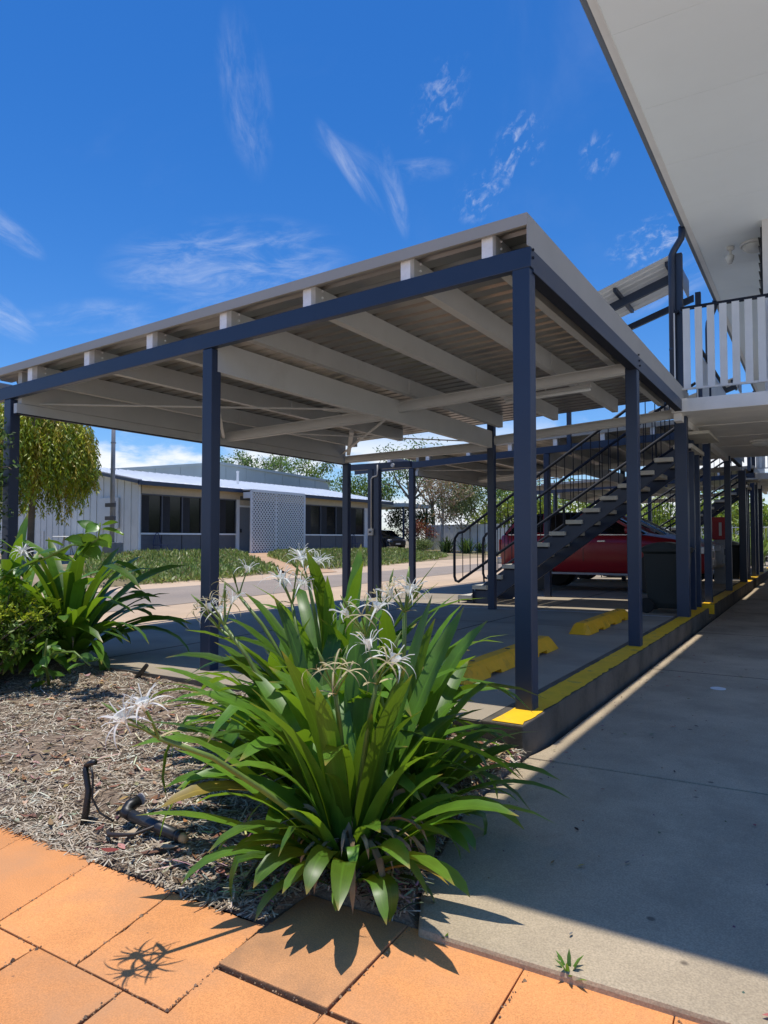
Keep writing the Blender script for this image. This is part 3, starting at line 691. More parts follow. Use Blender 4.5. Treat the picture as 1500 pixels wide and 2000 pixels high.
# ================================================================ STAIRS
def make_stair(label):
    t = thing('stair', label, 'staircase', (-1.8, 6.7, 0), 'steel stairs up to the balconies')
    sl = .672; x0 = -3.28; z0 = .085; rise = .1555; run = rise/sl
    tz = lambda i: z0 + rise*i
    n = 14
    for y, w in ((6.22, .045), (7.12, .045)):
        m = MB(); a, b = (-3.12, -.03), (-.32, 0)
        zt = lambda x: z0 - .075 + (x - x0)*sl
        m.prism([(-3.20, y, slab_z(-3.2)), (-2.85, y, slab_z(-3)), (-.22, y, zt(-.22)-.15), (-.22, y, zt(-.22)+.02), (-.35, y, zt(-.35)+.035), (-3.05, y, zt(-3.05)+.0)], (0, w, 0))
        m.build('stringer', 'navy', t)
    m = MB(); m.box(-.22, -.17, 6.2, 7.2, 2.10, 2.36); m.build('landing_beam', 'navy', t)
    m = MB(); m.box(-.26, .12, 6.2, 7.2, 2.225, 2.262); m.build('landing', 'tread_concrete', t)
    for y in (6.55, 7.02): MB().box(-.205, -.11, y, y+.09, 0.0, 2.2).build('post', 'navy', t, bevel=.004)
    for i in range(n):
        x = x0 + run*i
        m = MB(); m.box(x-.02, x+.205, 6.16, 7.24, tz(i)-.055, tz(i)); m.build('tread', 'tread_concrete', t, bevel=.006)
        m = MB(); m.box(x+.01, x+.18, 6.215, 6.27, tz(i)-.082, tz(i)-.056); m.build('bracket', 'navy_dark', t)
        m = MB(); m.box(x+.01, x+.18, 7.115, 7.17, tz(i)-.082, tz(i)-.056); m.build('bracket', 'navy_dark', t)
    for i in (0, 1):
        x = x0+run*i; m = MB()
        m.tube([(x-.015, 6.19, slab_z(x)), (x-.015, 6.19, tz(i)-.06)], .012, 6); m.build('leg', 'navy_dark', t)
        m = MB(); m.tube([(x-.015, 7.21, slab_z(x)), (x-.015, 7.21, tz(i)-.06)], .012, 6); m.build('leg', 'navy_dark', t)
    for y in (6.17, 7.22):
        rl = MB(); top = lambda x: .935 + .14 + (x + 3.14)*sl; bot = lambda x: .275 + .02 + (x+3.27)*sl
        xe = -.16
        rl.tube([(xe, y, top(xe)), (-3.05, y, top(-3.05)), (-3.20, y, top(-3.20)-.01), (-3.29, y, 1.0), (-3.345, y, .925), (-3.355, y, .85), (-3.355, y, .36), (-3.335, y, .30), (-3.29, y, .285), (-3.22, y, bot(-3.22)+.005), (xe, y, bot(xe))], .021, 8)
        r_ = rl.build('handrail', 'navy_dark', t, smooth=True)
        x = -3.22
        while x < xe-.05:
            m = MB(); m.tube([(x, y, bot(x)), (x, y, top(x))], .0065, 5, caps=False); m.build('baluster', 'navy_dark', t, smooth=True); x += .118
        for x in (-2.9, -1.7, -.5):
            m = MB(); m.tube([(x, y+(.04 if y < 7 else -.04), .03+(x-x0)*sl), (x, y, bot(x)+.01)], .014, 6); m.build('standard', 'navy_dark', t)
    return t
s1 = make_stair('navy steel stair with cream treads rising in front of the red car')
s2 = dup(s1, (0, 8.05, 0), 'farther navy steel stair glimpsed between the walkway posts')
def make_stair_roof(label):
    t = thing('stair_roof', label, 'stair canopy', (-.75, 6.8, 2.5), 'canopies over the stairs')
    sl = .335; zr = lambda x: 4.54 + (x + .29)*sl
    m = MB(); pitch = .165; y = 6.16; prof = []
    while y < 7.4: prof += [(y, 0), (y+.105, 0), (y+.118, .026), (y+.150, .026), (y+.163, 0)]; y += pitch
    n = len(prof)
    for dz in (0, .002):
        m.add([(x, y, zr(x)+dz+h) for x in (-.27, -2.15) for y, h in prof], [(i, i+1, n+i+1, n+i) for i in range(n-1)])
    m.build('roof_sheet', 'roof_white', t, fix=False)
    for y in (6.62,):
        m = MB(); m.prism([(-.25, y, zr(-.25)-.06), (-2.1, y, zr(-2.1)-.06), (-2.1, y, zr(-2.1)-.175), (-.25, y, zr(-.25)-.175)], (0, .055, 0)); m.build('rafter', 'navy', t)
    m = MB(); m.prism([(-.18, 7.30, zr(-.25)-.21), (-2.1, 7.30, zr(-2.1)-.21), (-2.1, 7.30, zr(-2.1)-.30), (-.18, 7.30, zr(-.25)-.30)], (0, .05, 0)); m.build('rafter', 'navy', t)
    for x in (-.36, -1.02, -1.8):
        m = MB(); m.box(x-.022, x+.022, 6.30, 7.36, zr(x)-.058, zr(x)-.004); m.build('purlin', 'navy', t)
    m = MB(); m.box(-.262, -.255, 6.13, 7.45, zr(-.27)-.22, zr(-.27)+.05); m.build('fascia', 'slat_grey', t)
    m = MB(); m.box(-.16, -.09, 7.30, 7.37, 2.52, zr(-.2)-.2); m.build('post', 'navy', t)
    m = MB(); m.box(-2.0, -1.94, 7.30, 7.36, 2.2, zr(-1.97)-.3); m.build('post', 'navy', t)
    return t
r1 = make_stair_roof('small sloping corrugated canopy above the first stair')
r2 = dup(r1, (0, 8.05, 0), 'small corrugated canopy above the farther stair, mostly hidden')

# ================================================================ APARTMENT BUILDING on the right
ab = thing('apartment_block', 'two storey apartment block with white eave soffit and upper balconies', 'building', (1.6, 8, 0))
ZS = 4.56; YR0 = -1.42
y = YR0; ys_ = [YR0, -.33, .72] + [1.77+1.05*i for i in range(22)]
for a, b in zip(ys_, ys_[1:]):
    MB().box(.038, 1.62 if b < 5.9 else 2.6, a+.0015, b-.0015, ZS, ZS+.012).build('soffit_panel', 'soffit_white', ab)  # near panels stop short: unseen open edge added to let bounced light in
YE = ys_[-1]
m = MB(); m.box(-.008, .036, YR0, YE, ZS-.006, ZS+.15); m.build('fascia', 'trim_white', ab)
m = MB(); m.box(.036, .05, YR0, YE, ZS-.010, ZS-.0015); m.build('cover_strip', 'trim_white', ab)
# quad gutter
m = MB(); q = [(-.010, ZS+.005), (-.050, ZS+.002), (-.060, ZS+.03), (-.060, ZS+.045), (-.080, ZS+.075), (-.084, ZS+.12), (-.078, ZS+.13), (-.010, ZS+.13)]
m.prism([(x, YR0-.02, z) for x, z in q], (0, YE-YR0, 0)); m.build('gutter', 'gutter_grey', ab)
m = MB(); m.prism([(-.085, YR0-.03, ZS+.135), (.8, YR0-.03, ZS+.30), (1.70, YR0-.03, ZS+.135), (1.70, YR0-.03, ZS+.11), (.8, YR0-.03, ZS+.27), (-.075, YR0-.03, ZS+.115)], (0, 5.85-YR0, 0)); m.build('roof', 'zinc_sheet', ab)  # near roof kept narrow so sun reaches the added paving out of view
m = MB(); m.prism([(-.085, 5.84, ZS+.135), (2.6, 5.84, ZS+.75), (5.6, 5.84, ZS+.135), (5.6, 5.84, ZS+.11), (2.6, 5.84, ZS+.72), (-.075, 5.84, ZS+.115)], (0, YE-5.84, 0)); m.build('roof', 'zinc_sheet', ab)
B(1.60, 1.64, YR0, 5.84, ZS-.006, ZS+.15).build('fascia', 'trim_white', ab)  # closes the added open roof edge, out of view
for yy in (-1.3, 2.2): B(1.50, 1.59, yy, yy+.09, WZ, ZS-.001).build('column', 'navy', ab)  # unseen columns added to carry the open roof edge
B(.77, 5.4, 5.70, 5.83, 2.523, ZS+.25).build('wall', 'house_white', ab)
m = MB(); m.box(.04, 1.60, YR0-.02, YR0+.02, ZS-.003, ZS+.2); m.build('fascia', 'trim_white', ab)
B(2.6, 2.8, 5.6, YE, WZ-.2, ZS-.0).build('wall', 'house_white', ab)
B(.765, 2.6, 5.83, YE, 2.523, ZS-.002).build('wall', 'house_white', ab)
# louvred screen window on the upper wall
wn = MB().box(.745, .764, 5.86, 7.0, 3.55, ZS-.02).build('window', 'navy_dark', ab)
for i in range(9):
    z = 3.62 + i*.1
    MB().beam((.742, 5.88, z), (.742, 6.98, z), .05, .008, up=(.5, 0, 1)).build('louvre', 'dark_glass' if i % 2 else 'curtain', wn)
# columns through both storeys
for y, zt in ((5.59, 2.366), (13.35, 2.366), (16.8, 2.366)):
    MB().box(-.185, -.048, y, y+.137, -.02, zt).build('column', 'navy', ab, bevel=.006)
for y in (5.52, 16.4):
    MB().box(-.135, -.060, y, y+.075, 2.53, 4.30).build('column', 'navy', ab, bevel=.005)
    m = MB(); m.tube([(-.045, y-.06, ZS+.02), (-.045, y-.06, ZS-.07), (-.055, y-.06, ZS-.12), (-.14, y-.04, ZS-.24), (-.165, y-.03, ZS-.29), (-.168, y-.03, ZS-.36), (-.168, y-.03, 2.55)], .040, 10); m.build('downpipe', 'navy', ab, smooth=True)
    for z in (3.15, 4.05):
        MB().lathe([(.043, -.012), (.043, .012)], (-.168, y-.03, z), n=10).build('pipe_clip', 'navy', ab)
m = MB(); m.tube([(-.04, 8.5, ZS+.02), (-.04, 8.5, ZS-.06), (-.05, 8.5, ZS-.11), (-.14, 8.52, ZS-.30), (-.15, 8.52, ZS-.4), (-.15, 8.52, 2.56)], .038, 10); m.build('downpipe', 'navy', ab, smooth=True)
# balcony floors with fascia, balustrades of flat pickets
def balcony(y0, y1):
    MB().box(-.17, 2.6, y0, y1, 2.372, 2.523).build('balcony_slab', 'slab_paint', ab, bevel=.004)
    MB().box(-.155, -.075, y0+.06, y1-.02, 2.285, 2.370).build('edge_beam', 'slab_paint', ab)
    for yy in (y0+1.2, y0+2.4, y0+3.6): MB().box(-.07, 2.58, yy, yy+.03, 2.366, 2.3715).build('cover_strip', 'slab_paint', ab)
    MB().box(-.06, 1.5, y0+.03, y0+.08, 3.565, 3.598).build('handrail', 'navy_dark', ab)
    MB().box(-.06, 1.5, y0+.035, y0+.07, 2.632, 2.655).build('bottom_rail', 'slat_grey', ab)
    x = -.035
    while x < 1.45:
        MB().box(x, x+.076, y0+.02, y0+.033, 2.632, 3.566).build('picket', 'slat_grey', ab); x += .1275
    for a, b in ((y0+.12, y0+.82), (y0+1.95, y1)):
        MB().box(-.135, -.095, a, b, 3.565, 3.598).build('handrail', 'navy_dark', ab)
        MB().box(-.13, -.10, a, b, 2.632, 2.655).build('bottom_rail', 'slat_grey', ab)
        y = a
        while y < b-.05:
            MB().box(-.150, -.137, y, y+.076, 2.632, 3.566).build('picket', 'slat_grey', ab); y += .1275
balcony(5.33, 10.8); balcony(16.2, 21.5)
# lamps and sensor on the soffits
def bulkhead(x, y, z, label, r=.17):
    t = thing('ceiling_light', label, 'ceiling light', (x, y, z), 'round ceiling lights')
    MB().lathe([(r, 0), (r, -.02), (r*.93, -.03), (r*.9, -.022)], (x, y, z), n=28).build('trim_ring', 'trim_white', t, smooth=True)
    MB().lathe([(r*.9, -.022), (r*.82, -.055), (r*.6, -.085), (r*.3, -.098), (.004, -.10)], (x, y, z), n=28).build('diffuser', 'lamp_white', t, smooth=True)
bulkhead(.655, 6.385, ZS-.002, 'round white light on the high eave soffit beside a sensor')
bulkhead(.55, 8.44, 2.371, 'round light under the grey balcony floor', .15)
t = thing('motion_sensor', 'small white twin-headed sensor on the high eave soffit', 'sensor', (.385, 6.35, ZS))
MB().lathe([(.045, -.001), (.045, -.03), (.03, -.045)], (.385, 6.35, ZS), n=16).build('base', 'lamp_white', t, smooth=True)
MB().tube([(.385, 6.35, ZS-.04), (.385, 6.33, ZS-.10), (.385, 6.31, ZS-.125)], .014, 8).build('stem', 'lamp_white', t)
MB().lathe([(.026, -.07), (.05, -.02), (.055, .02), (.045, .03)], (.378, 6.29, ZS-.16), n=14).build('head', 'lamp_white', t, smooth=True)

# ================================================================ LOW HOUSE across the drive
XF = -21.24; FZ = 0.27; RS = .18
h = thing('low_house', 'low pale house with white roof and dark screened windows across the drive', 'house', (-24, 22, FZ))
YE0, YE1 = 15.15, 32.7
rz = lambda x: 3.16 + RS*(-20.9 - x)
# gable wall of ribbed cladding facing the carport
m = MB(); x = XF; 
pts = [(XF, YE0, FZ-.3), (-30.6, YE0, FZ-.3), (-30.6, YE0, rz(-26)-RS*4.6-.1), (-26, YE0, rz(-26)-.1), (XF, YE0, rz(XF)-.1)]
m.prism(pts, (0, .12, 0)); m.build('wall', 'house_wall', h)
x = XF-.05; i = 0
while x > -30.5:
    zt = (rz(x) if x > -26 else rz(-26)-RS*(-26-x))-.1
    m = MB(); m.box(x-.03, x+.03, YE0-.028, YE0-.001, FZ-.02, zt-.02); m.build('cladding_rib', 'house_wall', h); x -= .42; i += 1
B(XF+.003, XF+.03, YE0-.03, YE0+.06, FZ-.05, 3.1).build('corner_trim', 'trim_white', h)
B(-30.6, XF, YE0-.05, YE0-.0015, FZ-.2, FZ-.02).build('plinth', 'house_white', h)
# front wall: lintel band, windows, lower panels
def fbox(y0, y1, z0, z1, mt, nm, x0=XF, x1=XF+.05, par=h): return MB().box(x0, x1, y0, y1, z0, z1).build(nm, mt, par)
fbox(YE0, YE1, 2.69, 3.05, 'lintel_beige', 'lintel', XF-.1, XF)
fbox(YE0, 39.0, FZ-.3, FZ, 'slab_paint', 'verandah_slab', XF-.1, XF+.75)
def bank(y0, y1, n, name='window'):
    w = fbox(y0, y1, 1.12, 2.69, 'dark_glass', name, XF-.08, XF-.05)
    k = (y1-y0)/n
    for i in range(n):
        MB().box(XF-.049, XF-.042, y0+i*k+.06, y0+i*k+k*.42, 1.18, 2.62).build('curtain', 'curtain', w)
    for i in range(n+1):
        yy = y0+i*k; MB().box(XF-.05, XF+.01, yy-.025, yy+.025, 1.12, 2.69).build('mullion', 'panel_grey' if 0 < i < n else 'door_grey', w)
    for i in range(3): pass
    MB().box(XF-.05, XF+.03, y0, y1, 1.08, 1.15).build('sill', 'lattice_white', w)
    MB().box(XF-.05, XF+.005, y0, y1, 2.64, 2.69).build('head', 'panel_grey', w)
    for i in range(n):
        p_ = MB().box(XF-.08, XF-.03, y0+i*k+.02, y0+(i+1)*k-.02, FZ, 1.079).build('panel', 'panel_grey', h)
        for j in range(4):
            z = FZ+.06+j*.19; MB().box(XF-.029, XF-.015, y0+i*k+.03, y0+(i+1)*k-.03, z, z+.15).build('slat', 'panel_grey', p_)
bank(YE0+.08, 20.55, 5); bank(25.55, 31.16, 4)
fbox(20.55, 20.75, FZ, 2.69, 'lattice_white', 'door_frame', XF-.06, XF+.02); 
fbox(20.75, 21.65, 2.36, 2.44, 'lattice_white', 'door_frame', XF-.06, XF+.02)
dr = fbox(20.76, 21.65, FZ, 2.36, 'door_grey', 'door', XF-.08, XF-.02)
MB().box(XF-.02, XF+.03, 20.82, 20.90, 1.2, 1.36).build('handle', 'black_plastic', dr)
fbox(20.75, 21.65, 2.44, 2.69, 'lintel_beige', 'lintel', XF-.06, XF)
sgn = fbox(20.8, 21.7, 2.68, 2.86, 'panel_grey', 'name_board', XF+.002, XF+.03)
fbox(21.65, 25.5, FZ, 2.69, 'panel_grey', 'wall', XF-.1, XF-.02)  # dark colour stands in for the shade behind the lattice
fbox(31.16, YE1, FZ-.2, 3.05, 'house_white', 'wall', XF-.1, XF-.005)
MB().box(-30.5, XF-.1, YE1-.12, YE1, FZ, 3.0).build('wall', 'house_white', h)
# lattice porch screen
ls = thing('lattice_screen', 'white diagonal lattice screen standing before the house door', 'screen', (-20.3, 22.5, .12))
LX, LY0, LY1, LZ0, LZ1 = -20.3, 20.5, 24.34, .13, 3.03
m = MB()
def clip_strip(c, s):
    # line z = LZ0 + s*(y-LY0) + c clipped to the frame
    P = []
    for y in (LY0, LY1):
        z = LZ0 + s*(y-LY0) + c
        if LZ0 <= z <= LZ1: P.append((y, z))
    for z in (LZ0, LZ1):
        y = LY0 + (z-LZ0-c)/s
        if LY0 < y < LY1: P.append((y, z))
    return P[:2] if len(P) >= 2 else None
c = -3.9; step = .19
while c < 7:
    for s, xo in ((1, 0), (-1, .012)):
        P = clip_strip(c if s > 0 else c, s)
        if P: m.beam((LX+xo, P[0][0], P[0][1]), (LX+xo, P[1][0], P[1][1]), .05, .009, up=(1, 0, 0))
    c += step
m.build('lattice', 'lattice_white', ls, kind='stuff')
for a in ((LY0-.04, LY0+.06, LZ0-.1, LZ1+.02), (LY1-.05, LY1+.04, LZ0-.1, LZ1+.02), (LY0, LY1, LZ1-.03, LZ1+.06), (LY0, LY1, LZ0-.02, LZ0+.05), ((LY0+LY1)/2-.25, (LY0+LY1)/2-.21, LZ0, LZ1)):
    MB().box(LX-.03, LX+.035, *a).build('frame', 'lattice_white', ls)
B(XF+.03, LX+.03, LY0-.02, LY1, LZ1+.062, LZ1+.10).build('canopy', 'slat_grey', ls)
B(LX-.45, LX-.03, LY0-.03, LY0+.0, LZ1-.30, LZ1-.03).build('side_frame', 'lattice_white', ls)
# roof
rf = MB()
rf.prism([(-20.9, 14.83, 3.16), (-26, 14.83, rz(-26)), (-31.1, 14.83, 3.16), (-31.1, 14.83, 3.11), (-26, 14.83, rz(-26)-.06), (-20.9, 14.83, 3.11)], (0, 18.9, 0))
rr = rf.build('roof', 'roof_white', h)
y = 15.0
while y < 33.6:
    m = MB(); m.prism([(-20.92, y, 3.163), (-26, y, rz(-26)+.003), (-26, y, rz(-26)+.03), (-20.92, y, 3.19)], (0, .04, 0)); m.build('roof_rib', 'roof_white', rr); y += .42
MB().box(-20.92, -20.80, 14.83, 33.75, 2.985, 3.15).build('gutter', 'navy', h)
m = MB(); m.prism([(-20.88, 14.80, 3.15), (-26, 14.80, rz(-26)), (-26, 14.80, rz(-26)-.12), (-20.88, 14.80, 3.03)], (0, .028, 0)); m.build('barge_board', 'navy', h)
m = MB(); m.prism([(-20.86, 14.77, 3.19), (-26, 14.77, rz(-26)+.04), (-26, 14.77, rz(-26)+.0), (-20.86, 14.77, 3.15)], (0, .2, 0)); m.build('barge_cap', 'galvanised', h)
MB().box(XF-.05, -20.93, 14.9, 33.7, 3.02, 3.05).build('eave', 'lintel_beige', h)
MB().lathe([(.06, 0), (.06, .62), (.075, .62), (.075, .7)], (-23.5, 23.04, 3.6), n=12).build('vent_pipe', 'trim_white', h)
# meter cabinet on the gable wall
mb_ = MB().box(-23.62, -22.35, YE0-.10, YE0-.029, 1.32, 2.56).build('meter_cabinet', 'house_wall', h, bevel=.01)
MB().box(-22.72, -22.5, YE0-.115, YE0-.101, 1.5, 2.4).build('door', 'panel_grey', mb_)
MB().tube([(-25.9, YE0-.05, .3), (-25.9, YE0-.05, 2.5)], .03, 6).build('downpipe', 'trim_white', h)
MB().tube([(-27.3, YE0-.05, .3), (-27.3, YE0-.05, 1.25)], .03, 6).build('downpipe', 'trim_white', h)
# big grey shed behind
g2 = thing('grey_shed', 'large grey-green metal roofed building behind the white roof', 'building', (-38, 33, .2))
m = MB(); m.prism([(-33, 19, .2), (-33, 19, 4.35), (-33, 31.5, 6.02), (-33, 44, 5.68), (-33, 44, .2)], (-9, 0, 0)); m.build('wall', 'roof_grey', g2)
m = MB(); m.prism([(-32.9, 18.6, 4.33), (-32.9, 31.5, 6.07), (-32.9, 44.3, 5.72), (-32.9, 44.3, 5.55), (-32.9, 31.5, 5.9), (-32.9, 18.6, 4.16)], (-.098, 0, 0)); m.build('fascia', 'roof_grey', g2)
for y0 in range(20, 44, 2):
    MB().box(-32.998, -32.97, y0, y0+.06, 3.5, 4.4+(min(y0, 31.5)-20)*.13).build('cladding_rib', 'roof_grey', g2)
# open carport beside the house
cp = thing('far_carport', 'low flat grey carport beside the far end of the house', 'carport', (-21.5, 36.5, .25))
MB().box(-25, -20.1, 33.9, 37.3, 2.86, 3.08).build('roof', 'roof_grey', cp)
for x, y in ((-20.3, 34.1), (-20.3, 37.1), (-24.8, 37.1)): MB().box(x-.05, x+.05, y-.05, y+.05, .2, 2.86).build('post', 'navy', cp)
MB().beam((-20.3, 37.05, 2.3), (-20.3, 36.5, 2.86), .06, .06).build('brace', 'navy', cp)

# power pole with its concrete footing
pp = thing('power_pole', 'grey galvanised pole in a concrete block before the gable wall', 'pole', (-19.3, 12.45, .25))
MB().tube([(-19.3, 12.45, .3), (-19.3, 12.45, 3.6), (-19.3, 12.45, 6.2)], [.085, .075, .06], 10).build('pole', 'galvanised', pp, smooth=True)
MB().box(-19.55, -19.05, 12.25, 12.72, .1, .79).build('footing', 'grey_block', pp, bevel=.02)
for z in (1.55, 2.0): MB().box(-19.55, -19.05, 12.34, 12.40, z, z+.13).build('bracket', 'panel_grey', pp)
for z in (3.3, 4.2): MB().lathe([(.09, -.02), (.09, .02)], (-19.3, 12.45, z), n=10).build('clamp', 'galvanised', pp)

def chair(x, y, z, label, rot):
    t = thing('metal_chair', label, 'chair', (x, y, z), 'blue verandah chairs')
    for dx, dy in ((-.2, -.2), (.2, -.2), (-.2, .2), (.2, .2)):
        MB().tube([(x+dx, y+dy, z), (x+dx*.9, y+dy*.9, z+.38)], .016, 6).build('leg', 'chair_blue', t)
    MB().box(x-.22, x+.22, y-.22, y+.22, z+.38, z+.41).build('seat', 'chair_blue', t, bevel=.01)
    pts = [(x-.2, y-.2+.4*0, z+.38)]
    pts = [(x-.20, y-.2+.4*i/8, z+.38+.5*math.sin(math.pi*i/8)**.6) for i in range(9)]
    MB().tube(pts, .016, 6).build('back_hoop', 'chair_blue', t)
    for k in (-.1, 0, .1): MB().tube([(x-.2, y+k, z+.4), (x-.2, y+k, z+.80)], .009, 5).build('back_bar', 'chair_blue', t)
    return t
chair(-20.85, 15.9, FZ, 'blue metal chair at the left end of the verandah', 0)
chair(-20.85, 29.8, FZ, 'blue metal chair behind a thin post near the far windows', 0)
chair(-20.85, 31.6, FZ, 'round-backed blue metal chair by the blank white wall end', 0)
t = thing('patio_table', 'small white topped table on thin legs against the gable wall', 'table', (-24.8, 14.5, .2))
MB().lathe([(.5, 0), (.52, .02), (.5, .04)], (-24.8, 14.5, .98), n=20).build('top', 'trim_white', t)
for a in range(4): MB().tube([(-24.8+.35*math.cos(a*1.57), 14.5+.35*math.sin(a*1.57), .2), (-24.8+.1*math.cos(a*1.57), 14.5+.1*math.sin(a*1.57), .98)], .02, 6).build('leg', 'galvanised', t)

# ================================================================ FENCES
f = thing('metal_fence', 'pale ribbed metal fence at the far end of the drive', 'fence', (-10, 36, .1))
P = [(-20.1, 36.6), (-15.1, 35.0), (-9, 36.5), (-2, 38.5), (6, 41)]
for (ax, ay), (bx, by) in zip(P, P[1:]):
    n = int(math.hypot(bx-ax, by-ay)/2.1)
    for i in range(n):
        p, q = (ax+(bx-ax)*i/n, ay+(by-ay)*i/n), (ax+(bx-ax)*(i+1)/n, ay+(by-ay)*(i+1)/n)
        MB().beam((*p, .95), (*q, .95), .02, 1.55).build('panel', 'fence_grey', f)
        nx_, ny_ = (q[1]-p[1]), -(q[0]-p[0]); l_ = math.hypot(nx_, ny_); nx_, ny_ = nx_/l_*.022, ny_/l_*.022
        if ny_ > 0: nx_, ny_ = -nx_, -ny_
        for k in range(7):
            r_ = (k+.5)/7; xx, yy = p[0]+(q[0]-p[0])*r_+nx_, p[1]+(q[1]-p[1])*r_+ny_
            MB().box(xx-.03, xx+.03, yy-.01, yy+.005, .18, 1.72).build('rib', 'fence_grey', f)
        MB().box(p[0]-.04, p[0]+.04, p[1]-.04, p[1]+.04, .1, 1.8).build('post', 'fence_grey', f)
    MB().beam((ax, ay, 1.75), (bx, by, 1.75), .05, .05).build('rail', 'fence_grey', f)
f2 = thing('pool_fence', 'pale open bar fence seen behind the cars', 'fence', (-2, 27, 0))
for z in (.25, 1.35): MB().beam((-7, 26.5, z), (3, 27.5, z), .03, .03).build('rail', 'trim_white', f2)
for i in range(84):
    x = -7 + i*.12; MB().tube([(x, 26.5+(x+7)*.1, -.1), (x, 26.5+(x+7)*.1, 1.4)], .008, 4, caps=False).build('bar', 'trim_white', f2)
for x in (-6.9, -4.4, -1.9, .6): MB().box(x-.04, x+.04, 26.46+(x+7)*.1, 26.54+(x+7)*.1, -.2, 1.5).build('post', 'trim_white', f2)

